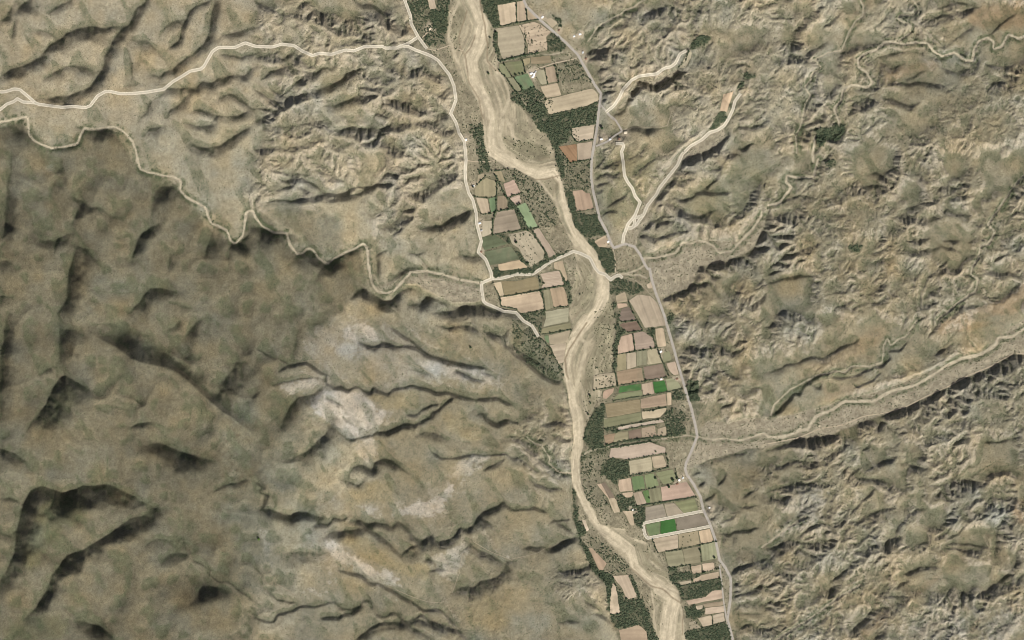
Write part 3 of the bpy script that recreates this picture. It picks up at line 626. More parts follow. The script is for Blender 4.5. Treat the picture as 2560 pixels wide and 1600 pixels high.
FIELDS = """
m1|tan|725,65 955,20 965,265 760,330|square pale tan field with a worn brown corner, northmost beside the dark riverside wood
m1|tan2|972,18 1050,5 1080,70 1093,252 970,268|narrow tan field split by a short tree row, west of the northern paved road
m1|tan|1100,112 1210,208 1225,232 1108,252|small tan triangle field squeezed between tree line and the northern paved road
m1|beige|690,360 990,318 1040,420 1078,550 1050,690 790,750 725,560 725,400|big beige field with a dark tree at its northwest corner, beside the riverbank wood
m1|tan|995,322 1180,272 1260,300 1400,400 1340,470 1355,630 1112,680 1105,560 1055,430|wide tan field dotted with loose dark bushes, southwest of the northern paved road
m1|tan2|1320,250 1395,220 1490,290 1415,350|small tan plot with plough lines on the east side of the northern paved road
m1|olivb|1042,742 1138,722 1130,800 1062,828|small dull olive plot just south of the sandy side creek
m1|brown|1144,722 1388,700 1400,788 1230,802 1144,800|curved brown striped field above the ranch driveway
m1|green2|805,792 1030,762 1065,920 920,950|smooth olive green field northwest of the white ranch buildings
m1|green2|752,802 800,802 903,963 850,978 742,880|narrow slanting green strip field along the eastern riverbank near the ranch
m1|green3|927,970 1110,922 1190,1090 1052,1138|soft green field directly southwest of the white ranch buildings
m1|olive|852,987 928,977 1040,1130 950,1158|narrow olive field between riverbank hedge and the soft green ranch field
m1|beige2|1218,892 1310,872 1353,1048 1280,1068 1214,950|pale greenish beige field touching the white ranch buildings on the east
m1|brown2|1320,852 1440,832 1475,1025 1362,1048|grey brown field second east of the white ranch buildings
m1|tan|1266,1090 1475,1042 1528,1198 1340,1238|clean bright tan square field south of the grey brown ranch field
m1|tan|1342,1252 1540,1204 1920,1112 1988,1180 2000,1258 1860,1330 1380,1440 1312,1310|large bright tan field with rounded end at the bend of the paved road
m2|tan|1660,105 1945,55 1930,240 1720,275 1662,200|tan field speckled with bushes along its edge, west of the hamlet road
m2|redb|1490,335 1720,300 1730,515 1640,535|reddish brown ploughed wedge field beside the dark riverside wood
m2|beige|1725,298 1920,267 1900,485 1735,513|smooth greyish beige field joined to the reddish brown wedge field
m2|redt|1675,895 1800,880 1840,920 1890,920 1935,1115 1730,1155|reddish tan striped field alone among scrub west of the paved road
m2|olivb|672,650 770,640 820,780 722,770|olive beige strip field at the north end of the western farmland
m2|olivb|480,690 550,670 570,700 460,810|small leaning olive tan plot beside the western pale road
m2|olivb|590,730 700,770 705,958 610,970 440,953 432,890 490,780|six sided olive beige field, biggest in the northern western farmland
m2|pink|830,790 930,755 1020,910 850,973 795,802|pinkish brown field bordering riverside scrub in the western farmland
m2|tan|455,980 598,990 628,1165 520,1180|plain tan field next to the small green field in the western farmland
m2|green3|612,987 703,967 698,1160 642,1160|small green field shaped like a slim trapezoid in the western farmland
m2|brown|725,957 830,950 858,1120 725,1143|brown square field right of the small slim green field
m2|pink|872,985 1000,940 1030,1030 962,1078|small pinkish plot north of the pale green diagonal field
m2|lgreen|972,1090 1080,1040 1235,1338 1112,1363 1002,1170|pale mint green diagonal field at the edge of riverside scrub
m2|brown2|722,1160 930,1120 1020,1368 672,1438 682,1270|large greyish brown field with a faint centre line in the western farmland
m2|tan2|542,1277 658,1267 650,1430 532,1478|small tan and brown plot beside farm houses on the western pale road
m3|dolive|340,160 500,140 655,250 352,328 332,230|upper dark olive green field above the pale farm track
m3|dolive|357,350 690,283 798,440 430,518|lower dark olive green field below the pale farm track
m3|tan|532,510 800,452 905,545 600,588 542,588|small bright tan field just south of the dark olive fields
m3|tan2|662,130 900,82 980,140 1113,350 1098,440 942,538 882,470 792,300 702,250|rounded tan field dotted with single dark bushes in the western farmland
m3|pink|962,82 1040,52 1258,380 1172,428 1112,300|long slanting pinkish brown field by the river above the cross road
m3|pstripe|1062,632 1298,582 1363,768 1072,803 1110,740|pinkish field with bold plough stripes just south of the cross road
m3|tan2|1232,490 1345,452 1403,680 1387,735 1312,580 1242,570|narrow tan field tapering south beside the tree belt, below the cross road
m3|tan|462,742 568,722 608,908 547,898|slim pale tan wedge field at the west end of the striped brown field
m3|bstripe|572,722 740,720 1000,662 1033,690 1043,818 612,903|brown and olive striped field south of the junction of pale roads
m3|tan|557,930 1050,842 1093,960 1108,1070 820,1128 762,1070 572,1030|long plain tan field crossed by one thin line, above the southwestern pale road
m3|olive|1102,832 1178,820 1228,1048 1132,1088|upright olive strip field in the western farmland beside the brown tan square
m3|brown2|1182,815 1350,792 1400,900 1410,1028 1235,1048|brown tan square field against the western riverbank tree belt
m3|beige2|1124,1102 1420,1052 1418,1230 1104,1298 1132,1190|olive beige field with upright pale strip, second last of the western farmland
m3|olive|1092,1312 1440,1244 1450,1318 1072,1388|mottled olive beige strip field north of a dotted tree line on the west bank
s1|brown2|692,290 1100,192 1040,430 712,463|grey brown field at the narrowing south end of the western farmland
s1|tan2|714,470 1030,434 992,700 978,800 870,828 762,600|last tan wedge field pointing south between scrub hill and riverbank
s1|green3|612,300 690,295 705,430 650,420|tiny green plot at the end of the southwestern pale road
m3|tan|1742,220 1880,142 1918,230 1900,290 1800,290|small sandy yard plot with ragged edge beside the house at the road bend
m4|tan2|802,200 920,152 948,268 822,290|small yellowish tan plot, northmost on the east bank below the crossing
m4|tan|822,302 940,292 960,328 832,360|tiny pale tan plot just above the two dark brown ponds of soil
m4|dbrown|880,362 970,332 1058,498 862,520 842,470|dark brown tilled field, upper one of two beside the eastern tree belt
m4|dbrown2|852,570 900,542 1060,512 1128,630 972,658 902,610|dark reddish brown leaf shaped field, lower one of two beside the eastern tree belt
m4|beige|972,260 1080,182 1240,202 1330,290 1440,570 1172,603 1112,490|large beige field with short hedge stubs along the west side of the paved road
m4|tan|1302,620 1400,602 1440,830 1332,850 1312,740|pink tan upright field close to the paved road south of the round grove
m4|pink|872,712 1008,672 1038,885 832,928 832,830|pinkish tan field against the tree belt, left half of a hedged pair
m4|brown2|1032,667 1150,647 1270,730 1298,850 1052,883|brownish tan field with cut corner, right half of a hedged pair
m4|olivb|822,942 928,927 938,1128 822,1148|olive brown plot, westmost of four upright plots in a row
m4|beige|937,925 1055,907 1065,1093 942,1128|pale tan plot, second from west of four upright plots in a row
m4|olive|1064,902 1198,882 1200,1068 1072,1088|dull olive plot, third from west of four upright plots in a row
m4|beige2|1207,880 1310,862 1388,1043 1207,1068|beige plot, eastmost of four upright plots in a row
m4|brown|817,1152 1130,1104 1158,1268 837,1323|brown field with an orange tinge south of the four upright plots
m4|dbrown|1152,1102 1390,1054 1438,1218 1182,1263|darker brown field north of the vivid green crop
m4|scrubt|522,1202 790,1162 813,1328 522,1378|speckled tan overgrown field standing alone by the sandy riverbed
m4|redt|652,1400 780,1357 770,1420 682,1500 642,1488|small reddish tan lens shaped field inside a hooked tree belt
m4|vgreen|852,1347 1120,1302 1124,1380 832,1428|bright green grass strip field, westmost of the vivid green crops
m4|green2|832,1437 1125,1387 1148,1455 772,1510|olive green strip field under the bright green strip
m4|tan|1132,1312 1265,1287 1288,1435 1152,1458|tan plot set between two vivid green crops
m4|vgreen2|1277,1287 1415,1262 1453,1398 1297,1430|vivid emerald green square crop north of the two toned farm strip
m4|lolive|1427,1252 1510,1237 1600,1300 1635,1363 1460,1398|light olive field with a rounded corner next to the paved road, right of the emerald crop
m4|olive|1402,920 1480,902 1508,1010 1402,1033|small olive plot beside the paved road south of the roadside house
m4|tan2|1442,1052 1550,1022 1598,1188 1530,1198 1472,1130|tan roadside plot across a hedge from the darker brown field
m4|tan|1192,60 1250,22 1270,100 1212,110|tiny tan square plot touching the paved road in scrub
m5|bstripe|672,150 1108,92 1120,248 702,330 682,230|wide brown striped field beside the riverside wood, south of the emerald crop
m5|brown2|1117,92 1433,17 1448,170 1122,213|plain brownish tan field right of the wide brown striped field
m5|tan|1442,10 1500,7 1508,158 1456,168|slim pale tan strip at the east end of the plain brownish tan field
m5|green2|652,337 1120,254 1130,358 662,458|long olive green field below the wide brown striped field
m5|tan|1132,252 1440,202 1440,240 1360,318 1142,338|tan field with a slanted end and a row of dark bushes above it
m5|cream|832,442 1360,343 1420,370 1300,398 837,478|long thin cream strip field between two tree rows
m5|brown|652,547 798,522 770,650 682,663|brown plot, westmost of five small plots below the cream strip
m5|olivb|802,520 953,492 958,598 777,638|olive brown plot, second from west of five below the cream strip
m5|dbrown|962,490 1118,462 1133,570 967,598|dark brown plot, middle one of five below the cream strip
m5|brown2|1127,457 1300,422 1320,560 1137,573|mottled tan brown plot, fourth from west of five below the cream strip
m5|tan2|1332,470 1438,432 1443,550 1332,558|tan plot with one dark bush, eastmost of five below the cream strip
m5|pink|742,712 1230,632 1430,702 1428,770 960,848 722,828|large pinkish tan field with grey smudges south of the tree lined creek
m5|beige2|972,870 1248,822 1268,1000 987,1048|pale greenish beige field with a brown corner right of the dense square wood
m5|beige|1254,820 1400,797 1448,940 1282,968|beige tan field at the east of the pale greenish beige field
m5|tan2|842,1110 988,1082 1018,1248 852,1258 837,1180|tan field with plough lines left of the patchy green crops
m5|tan|882,1272 1020,1262 1010,1330 920,1330|small pale tan plot with ragged tree edge below the patchy crops
m5|pgreen|1002,1072 1148,1052 1178,1218 1032,1248|patchy green crop with a tan corner, westmost of the patchy crops
m5|pgreen2|1162,1047 1280,1022 1348,1180 1192,1218|half green half tan patchy crop in the middle of the farm
m5|green2|1302,1022 1530,972 1558,1090 1500,1148 1412,1168|olive green field with a pale centre just west of the white tank house
m5|brown2|1022,1277 1128,1252 1188,1410 1082,1438|greyish tan plot left of the slim green plot in the southern farm
m5|green|1142,1250 1218,1237 1238,1395 1192,1403|slim bright green plot with one tree on its edge in the southern farm
m5|olive|1224,1230 1358,1212 1393,1383 1242,1398|streaky olive plot right of the slim bright green plot
m5|pink|1372,1202 1700,1132 1808,1310 1392,1378|large bare pinkish tan field south of the white tank house
m5|tan|567,1160 617,1152 738,1342 730,1368|thin tan strip along the west side of a dark brown diagonal field
m5|dbrown|622,1150 668,1132 798,1328 722,1348|dark brown diagonal field alone in riverside scrub
m6|tan2|402,232 490,222 560,400 482,418|tan diagonal field continuing south of the dark brown diagonal one
m6|greyb|877,347 1098,307 1143,460 877,518|greyish brown field north of the white loop track
m6|beige|1112,302 1228,287 1358,420 1152,463|beige field with fanned plough lines north of the white loop track
m6|green2|1242,282 1500,237 1543,383 1362,418|olive green wedge field by the paved road north of the white loop track
m6|pgreen|882,560 1055,527 1057,685 912,710|patchy pale green crop at the rounded end inside the white loop track
m6|vgreen2|1067,521 1248,488 1268,645 1062,684|deep green crop in the middle of the white loop track
m6|greyb2|1262,486 1550,428 1600,470 1640,480 1662,566 1280,635|dark greyish brown field at the east end inside the white loop track
m6|tan2|592,395 715,387 733,570 690,568|isolated tan plot amid trees west of the white loop track
m6|tan|962,745 1283,688 1288,860 1012,918|tan field with smudged green southern edge below the white loop track
m6|olivb|1292,688 1533,645 1558,810 1302,858|mottled olive field below the white loop track with green southern edge
m6|tan|1547,642 1680,614 1738,770 1582,808|clean tan field below the white loop track touching the paved road
m6|olive|1122,910 1338,882 1373,1070 1172,1108|olive tan field, westmost of three smooth southern fields
m6|olive|1347,875 1558,834 1578,1038 1382,1068|dull olive field, middle of three smooth southern fields
m6|lolive|1572,822 1758,782 1778,988 1592,1028|light olive green field, eastmost of three smooth southern fields
m7|tan2|1652,590 1778,564 1793,660 1672,680|small tan plot with hedged sides, left of a matching pair in the south
m7|tan|1792,555 1938,532 1948,630 1807,658|small tan plot beside roadside trees, right of a matching pair in the south
m7|tan|1682,750 1800,692 2000,652 2008,730 1682,788|pale tan strip with a slanted west end under the matching pair
m7|tan2|1512,780 1650,762 1650,800 1512,820|tiny tan clearing at the southwest corner of the overgrown plots
m7|pink|1592,1020 1830,972 1930,892 2038,882 2048,990 1622,1073|long stepped pinkish tan field in the southern farm next to the road
m7|brown2|1802,1060 2048,1022 2058,1078 1832,1108|thin brown strip field under the stepped pinkish field
m7|tan|1832,1112 2068,1084 2078,1158 1832,1193|tan strip field second under the stepped pinkish field
m7|tan|1742,1240 1908,1202 1923,1320 1802,1348|tan square field, left of the southmost hedged pair
m7|tan2|1924,1200 2068,1167 2083,1278 1932,1313|tan square field, right of the southmost hedged pair
m7|scrubt|1622,1290 1700,1272 1778,1360 1642,1383|rough greenish tan plot by the river in the southmost farm
m7|tan|1707,1085 1798,1072 1798,1118 1722,1138|small rounded tan plot joined to the thin brown strip
m7|tan|662,710 860,692 978,970 850,1008 782,860|large tan field on the west bank near the bottom, hedged by dark trees
m7|tan|662,800 700,830 758,1180 632,1188 632,1000|tall tan field shaped like a bottle on the west bank
m7|brown2|742,1390 990,1322 1088,1400 1110,1540 772,1540|brown and olive field cut by the lower edge on the west bank
m7|redt|362,360 400,352 588,550 542,638 492,628|slender pinkish wedge field on the west bank among dark trees
m7|cream|272,0 320,0 368,130 332,148|tiny pale strip plot between river and dark trees on the west bank
a2|tan|1612,-30 1685,-30 1700,80 1642,88|small tan plot on the west bank at the very top
m8|tan|1852,1190 1985,1152 1900,1408 1812,1398|isolated tan field on the side valley floor beside the northeastern pale road
m8|beige|1432,632 1458,652 1448,720 1378,858 1292,858|slender beige field strip below the green spring grove in the hills
"""
# roads: sheet | lines (several sheets joined by ' | ') ; label

# bars in the riverbed: sheet | strength | outline
BARS = """
m1|.9|260,60 130,180 105,470 140,600 260,650 235,480 330,150
m1|.6|620,300 690,420 740,880 880,1180 800,1050 640,780 600,560
m1|.7|450,760 520,820 560,1000 700,1150 690,1300 600,1180 520,1000
m2|.95|870,190 960,260 1330,330 1400,480 1250,520 1050,520 930,420 820,340 790,220
m2|.6|960,20 1150,30 1330,180 1400,290 1150,270 980,240
m2|.6|1220,750 1530,740 1500,960 1400,960
m3|.7|1490,400 1700,440 1780,620 1700,900 1640,1040 1470,1180 1440,1120 1470,1000 1460,900 1510,700
m3|.75|1950,900 2000,1060 2010,1512 1740,1512 1750,1200 1850,1060
m4|.8|530,400 740,230 800,370 805,640 770,830 780,1000 750,1170 530,1200 500,1350 400,1512 330,1512 420,1100 540,760
m5|.8|330,20 640,80 520,200 420,430 380,380 360,200
m6|.7|180,290 300,330 440,480 600,640 480,620 320,580
m6|.6|680,720 880,800 1000,950 1000,1000 860,930 720,860
m7|.6|1000,560 1200,460 1400,720 1380,800 1200,680
m7|.7|1160,880 1230,900 1300,1060 1280,1300 1240,1480 1190,1300 1200,1100
"""
# main thread of clean sand in the riverbed: sheet: x,y ; half widths follow the list
THREAD = "m1:400,-40 400,0 470,150 540,300 500,500 440,620 370,760 400,900 440,1040 540,1230 600,1400|m2:620,330 680,400 860,520 1050,640 1250,690 1430,650 1530,780 1550,1000 1620,1250 1720,1450|m3:1640,270 1760,420 1840,580 1880,720 1850,920 1780,1080 1650,1250 1500,1400|m4:440,500 300,720 220,900 170,1090 200,1290 250,1450|m5:240,100 300,350 325,560 310,750 295,930 310,1130 370,1300 450,1480|m6:180,440 300,620 500,750 680,880 740,1100 900,1250 1050,1340|m7:1250,870 1430,980 1380,1200 1350,1512 1350,1700"
THREAD_W = "16 16 16 18 18 20 18 16 15 15 16 15 15 15 13 12 12 8 8 11 10 12 13 15 16 15 15 14 12 12 9 7 8 9 9 12 16 15 14 14 14 16 10 14 16 14 13 13 12 14 18 20 20"
SIDE_THREADS = """
m1|5|250,20 150,190 110,350 105,480 180,650 250,800
m1|6|580,760 700,880 820,1000 870,1150 860,1280 800,1450
m2|9|800,0 740,200 800,340
m2|7|850,0 930,220 960,260
m2|5|1220,740 1340,880 1400,980 1470,1180 1560,1400 1640,1512
m7|6|1510,1060 1545,1200 1550,1400 1560,1600
m7|4|1110,850 1160,960 1180,1150 1200,1400
m6|7|480,610 640,630 720,720 860,800
m4|6|330,700 430,800 400,1000 340,1150 310,1400
m3|8|1400,130 1500,260 1620,290
m5|4|380,1180 450,1300 560,1420 600,1512
"""
DARK_THREADS = """
m1|2|500,0 520,110 570,330 600,560 590,760 700,880 740,900
m1|1.5|440,440 400,580 310,690 340,880 360,1030 490,1240 540,1500
m4|2.5|440,540 330,700 220,870 165,1000 180,1180 220,1240
m1|1.5|340,130 240,450 260,600 310,690
m2|1.5|960,620 1050,680 1200,750 1330,740 1500,700
m7|2|890,600 1000,700 1130,830 1300,870 1420,980 1530,1050
m7|1.5|1530,1050 1555,1200 1540,1450
"""
ROADS = """
a1:-60,1075 0,1040 70,985 140,960 170,935 220,965 340,975 380,990 600,1018 700,1008 815,1020 860,1000 930,910 1000,870 1050,868 1140,888 1250,888 1400,872 1550,845 1640,770 1720,725 1800,675 1900,655 1930,630 2010,490 2070,450 2220,452 2320,408|a2:0,440 160,445 245,418 360,432 440,485 535,527 600,505 715,515 850,475 930,482 1030,440 1200,440 1220,455 1330,455 1370,435 1440,440 1500,470 1650,525 1720,570 1830,710 1870,810 1890,940 1870,1000 1840,1070 1890,1160 1920,1260 1970,1340 1985,1512|b2:1975,100 1980,200 2010,310 2050,380 2080,500 2085,600 2130,770 2100,870 2170,940 2220,1060 2230,1135
a1:-60,870 0,870 50,870 140,845 195,850 345,978
a2:1390,-60 1405,0 1460,150 1465,220 1530,345 1615,460
a2:1370,440 1450,405 1530,350
m3:315,745 450,690 590,680 770,630 920,635 980,625 1200,470 1480,345 1570,370 1690,430 1750,550 1800,610 1890,640 1950,705 2000,660 2060,645 2100,680
m3:320,750 330,870 345,970 380,1005 470,1040 600,1100 755,1115 850,1220 955,1280 1040,1420
m8:375,1415 480,1330 545,1230 590,1130 700,1010 790,960 1020,930 1080,880 1140,850 1190,845 1250,800 1310,680 1390,640
m8:2070,1180 2000,1280 1980,1370 1920,1500|n1:1870,170 1780,230 1680,260 1600,340 1440,430 1340,530 1280,670 1200,770 1050,960 1020,1030 900,1180 860,1280 760,1420 700,1460 650,1460
n1:500,395 590,400 600,440 575,500 595,640 610,800 650,880 710,960 745,1060 810,1140 740,1310 650,1420 620,1512|n2:600,250 590,345
n1:740,1330 800,1320 860,1290
n1:735,1340 740,1400 720,1450
m6:1610,390 870,540 840,560 870,690 900,735 1690,585
"""
PAVED = """
9|m1:1030,-60 1055,0 1090,80 1200,190 1330,310 1480,440 1590,540 1740,690 1820,840 1900,980 1960,1080 2030,1180 2015,1300 1990,1490|m2:1975,130 1935,350 1910,500 1905,720 1930,900 1980,1100 2010,1240 2110,1420|m3:1900,100 1950,240 1990,300 2130,250 2250,285 2330,400 2370,490 2419,570|n2:930,660 950,780 1000,950 1050,1080 1130,1300|m4:1450,570 1540,880 1600,1100 1660,1300|m5:1690,0 1760,220 1810,430 1830,560 1760,740 1690,900 1680,970 1700,1040 1790,1170 1870,1320|m6:1605,370 1690,560 1760,760 1810,1010 1880,1100 1950,1230|m7:2155,800 2150,1000 2120,1180 2110,1250 2180,1512 2240,1750
6|m8:310,1320 480,1512|n1:400,20 490,90 560,200 580,240
6|n1:580,240 500,290 400,370 330,400 250,430
5|m7:2010,560 2040,800 2060,1000 2090,1200 2130,1400
"""
TRACKS = """
3|a2:1615,460 1690,475 1760,450 1830,425 1900,460 1960,480
3|a2:1570,355 1645,280
3|m2:330,510 450,525 600,525 710,510
2|m2:290,205 520,150
4|m3:2010,600 2010,480 1990,380 1980,320
3|m1:1190,880 1420,800 1740,730
2|m5:1420,325 1640,325 1780,320
2|m5:500,350 650,335 700,330
2|s4:250,930 450,960 860,890 1150,930 1300,890 1600,820 1900,790 2200,740 2419,660
3|c4:2419,320 2330,310 2100,440 1900,520 1700,630 1500,720 1300,820 1100,880 900,910 720,990 480,1030 300,1110 100,1150 0,1170
2|s4:480,840 700,1060
1.3|d2:180,970 280,1030 370,1080
1.3|d2:1950,700 1920,880 1870,1020 1840,1110 1740,1160 1620,1150 1440,1090 1330,1040
1.3|d2:2050,580 2200,670 2419,760
1.3|s3:0,1490 250,1440 500,1370 650,1280
1|c2:440,390 640,380 800,350 1100,270 1300,265 1550,265
1|c2:1130,410 1300,400 1460,415 1580,460 1680,530
1|c2:1550,265 1640,210 1760,150
2|m3:1250,320 1300,340 1340,380 1350,440 1440,530
2|m3:2110,300 2090,400 2040,440
2|n2:620,770 740,800 880,920 1000,1050
1.5|m2:370,340 450,420 500,500
2|m5:0,940 60,1000 160,1030 250,1035
2|n1:640,230 720,190 900,190 1060,190 1150,170 1200,20
"""
HEDGES = """
m1|4|765,332 900,300 1250,240|between the square tan and big beige northern fields
m1|3|960,30 963,150 965,268|splitting the two northmost tan fields
m1|3|1085,115 1097,250|west of the small tan triangle field
m1|9|745,772 900,735 1100,690 1230,665|along the sandy side creek south of the big beige field
m1|3|805,812 905,962|slanting between the two olive green fields by the riverbank
m1|3|930,975 1045,1135|between the narrow olive field and the soft green ranch field
m1|4|745,885 850,1000 955,1162|along the river edge of the narrow olive field
m1|3|955,1162 1060,1142 1190,1095|south of the soft green ranch field
m1|5|970,1170 1060,1330|on the overgrown slope southeast of the narrow olive field
m1|3|1035,748 1080,910|west of the small dull olive plot
m1|3|1318,860 1358,1052|between the two fields east of the white ranch
m1|3|1450,830 1500,1040|east edge of the grey brown ranch field
m1|3|1095,1318 1340,1252|south of the overgrown plot below the ranch
m1|5|1075,430 1075,560 1065,690|between the big beige field and the bush dotted tan field
m2|3|1495,345 1640,540|southwest edge of the reddish brown wedge field
m2|4|1645,538 1900,492|south edge of the greyish beige field by the hamlet
m2|3|1735,1158 1930,1120|south edge of the lone reddish striped field
m2|4|1655,105 1665,210 1725,278 1925,246|round the tan field west of the hamlet road
m2|7|700,690 760,830 850,985 960,1090 1040,1230 1110,1380|along the irrigation ditch beside the mint green field
m2|4|715,780 712,960 708,1150|between the small green field and the brown square field
m2|3|440,962 620,982 710,965|south edge of the six sided olive field
m2|4|850,980 920,945 1000,930|south edge of the pinkish brown riverside field
m2|5|722,1150 920,1108|north edge of the large greyish brown field
m2|5|660,1442 900,1408 1240,1350|south edge of the large greyish brown field
m2|4|665,1265 655,1432|west edge of the large greyish brown field
m2|4|695,1160 665,1262|southeast of the small green field
m2|4|465,815 575,700|above the six sided olive field
m2|3|655,640 860,620|north edge of the olive beige strip field
m2|3|522,1188 640,1180|south edge of the plain tan field
m3|6|945,62 1040,210 1125,350 1165,440|between the rounded tan field and the long pinkish field
m3|5|610,915 900,862 1062,835|between the striped brown field and the long plain tan field
m3|4|1062,832 1362,772|south of the bold striped pinkish field
m3|4|1075,840 1100,940 1120,1080|east end of the long plain tan field
m3|4|822,1135 1112,1085|south edge of the long plain tan field
m3|2|1230,1050 1412,1036|north edge of the upright striped beige field
m3|4|1072,1396 1250,1365 1450,1330|dotted row below the mottled olive strip
m3|4|462,745 555,925 565,1030 770,1075|scrubby west edge of the long tan fields
m3|5|1045,660 1062,740 1110,745|short row between two striped fields
s1|4|540,345 740,550 860,810 940,930|below the scrub hill beside the last tan wedge field
m4|4|1020,672 1046,885|middle hedge of the hedged pair of fields
m4|5|1268,705 1350,920 1420,1090 1470,1210|long slanting row west of the roadside plots
m4|5|832,1332 1180,1270 1440,1225|dark row north of the vivid green crops
m4|4|785,1130 830,1340|west edge of the orange tinged brown field
m4|3|532,1386 815,1336|south edge of the speckled overgrown field
m4|4|960,658 1140,636|south edge of the dark reddish leaf shaped field
m4|3|862,528 1058,508|between the two dark brown fields
m4|3|965,270 1060,490 1135,612|between the dark brown fields and the large beige field
m4|2|822,938 1050,900 1308,856|north edge of the four upright plots
m4|4|775,1516 1150,1460 1500,1400 1640,1372|row south of the vivid green crops
m5|4|1160,243 1300,222 1445,188|dark bush row above the slanted end tan field
m5|4|662,466 1000,400 1355,342|row just north of the long cream strip
m5|4|837,486 1100,440 1312,402|row just south of the long cream strip
m5|9|685,672 960,612 1200,585 1450,555|thick belt along the creek under the five small plots
m5|7|745,702 1000,665 1240,622|thick belt north of the large smudged pinkish field
m5|3|955,857 1200,810 1435,770|south edge of the large smudged pinkish field
m5|5|985,1058 1270,1005 1455,948|row north of the patchy green crops
m5|4|1440,785 1470,940|east edge of the beige tan field above the patchy crops
m5|2|1040,1256 1200,1225 1360,1192|track row south of the patchy green crops
m5|6|1070,1438 1400,1388 1810,1322|thick row south of the large bare pinkish field
m5|4|1555,975 1575,1090|between the olive green field and the white tank house
m6|4|965,760 1032,920|river edge of the green smudged tan field
m6|3|1110,908 1345,868 1560,818 1770,772|row above the three smooth southern fields
m6|2|1562,815 1582,1040|between the dull olive and light olive fields
m6|5|1172,1112 1300,1092 1440,1068|row under the westmost smooth southern field
m7|4|1515,835 1780,785 2010,738|row under the pale slanted end strip
m7|4|1800,665 2000,612|row under the matching pair of small tan plots
m7|3|1648,585 1668,780|west edge of the hedged small tan plot
m7|3|1914,1202 1930,1318|middle hedge of the southmost pair
m7|5|1785,1362 1940,1330 2090,1292|row south of the southmost pair
m7|4|640,1192 760,1182|foot of the bottle shaped field
m7|4|668,722 705,830|between the bottle shaped field and the large west bank field
m8|4|1420,640 1380,760 1290,850|west side of the slender spring field
"""
LONE_TREES = """
m1|705,410|6.5|dark tree at the northwest corner of the big beige field
m1|950,940|5.5|dark tree at the southeast corner of the smooth olive green field
m1|1003,930|4.5|small tree, middle of three above the soft green ranch field
m1|1042,928|5|tree nearest the ranch of three above the soft green field
m1|1022,1097|6.5|large dark tree standing inside the soft green ranch field
m3|760,230|7|big round dark tree alone in the rounded tan field
m3|852,130|4|small dark bush near the top of the rounded tan field
m3|905,490|6.5|dark tree where the tan field meets the ditch wood
m2|978,1068|5.5|left of two dark trees at the tip of the mint green field
m2|1003,1056|5.5|right of two dark trees at the tip of the mint green field
m2|416,842|5.5|dark tree beside the tin house on the western pale road
m5|1305,1086|6|round dark tree standing in the half green patchy crop
m5|1388,516|4|single dark bush in the eastmost of five plots
m5|1308,752|4.5|dark bush on the large smudged pinkish field
m4|1248,856|5|dark tree on the north edge of the upright plots
s1|1472,1432|6.5|dark tree on open bar west of the hooked tree belt
s2|1440,270|5.5|dark tree on the bar beside the riverside wood
s2|1485,60|5|dark tree at the north tip of the riverside wood bar
m5|1225,1335|4.5|tree on the edge of the slim bright green plot
m5|1520,1110|7.5|large dark tree just west of the white tank house
m5|1475,1195|7|dark spreading tree at the corner of the olive green field
m1|610,925|6|dark tree on the gravel bar in the upper river
m1|630,470|4.5|small tree on the edge of the upper riverbed
m3|1562,885|3.5|lone bush on the wide grey sand bar
m6|1560,880|5|tree in the gap between dull and light olive fields
m6|1745,980|6|pair of roadside trees by the light olive field
m7|845,992|4.5|tree at the south corner of the large west bank field
n1|325,205|8|black green tree beside the hamlet road north of the houses
c2|2028,258|6|lone dark bush on the brown flat west of the river
d2|28,555|6.5|bright green tree alone on the pale mountain flat
"""
HOUSES = """
m1|1150,925|16 10 18|white|white ranch house with gable roof, northwest block of the ranch
m1|1183,940|18 10 75|white|biggest white ranch shed, east block of the ranch
m1|1168,968|12 8 20|white|small white ranch shed at the south end of the ranch
m1|1205,905|10 8 60|grey|grey roofed ranch hut nearest the driveway
m1|1290,215|14 9 40|white|white house close to the northern paved road beside the small tan plot
m1|1765,430|13 9 10|white|white house in the village clearing by the dry creek road
m1|1500,380|12 8 50|brown|brown roofed house in the clearing east of the paved road
m1|1690,455|11 8 30|tin|tin roofed hut in the village near the dry creek
m1|1800,660|11 8 60|tin|tin roofed house right of the paved road below the village
m1|1840,740|11 8 40|brown|brown roofed hut at the foot of the hills below the village
m2|330,247|10 10 0|white|white hut standing by the western pale road near a track
m2|500,1300|14 10 15|tin|light tin roofed house beside the western pale road and trees
m2|420,830|11 8 30|tin|tin house among trees at the tip of the six sided field
m2|522,1392|11 8 20|grey|grey roofed hut south of the light tin house
m3|318,350|10 8 40|brown|brown roofed hut at the bend of the western pale road
m3|1918,222|12 9 20|white|white house by the ragged sandy yard at the road bend
m4|1372,903|12 9 25|white|bright white roadside house in the yard above the small olive plot
m4|1378,1250|10 8 15|white|small white hut on the hedge north of the emerald crop
m4|1578,1246|13 8 20|brown|brown roofed house beside the paved road near the tan roadside plot
m5|1580,1160|13 9 30|brown|brown roofed farmhouse south of the white water tank
m5|1650,1085|11 8 60|tin|tin shed between the white tank and the paved road
m6|1682,350|9 7 20|white|white hut east of the paved road near the white loop track
n1|625,260|16 12 5|cream|cream roofed house at the junction above the hamlet
n1|318,342|14 9 15|white|white house in the hamlet beside the main road
n1|430,345|13 9 10|tin|tin roofed hamlet house east of the white one
n1|545,340|12 9 80|brown|brown roofed hamlet house at the end of the pale road
a2|1645,272|13 9 40|cream|cream roofed hut at the end of a short track in the western scrub
s3|2285,565|8 6 10|white|white hut at the corner of the isolated tan plot
"""
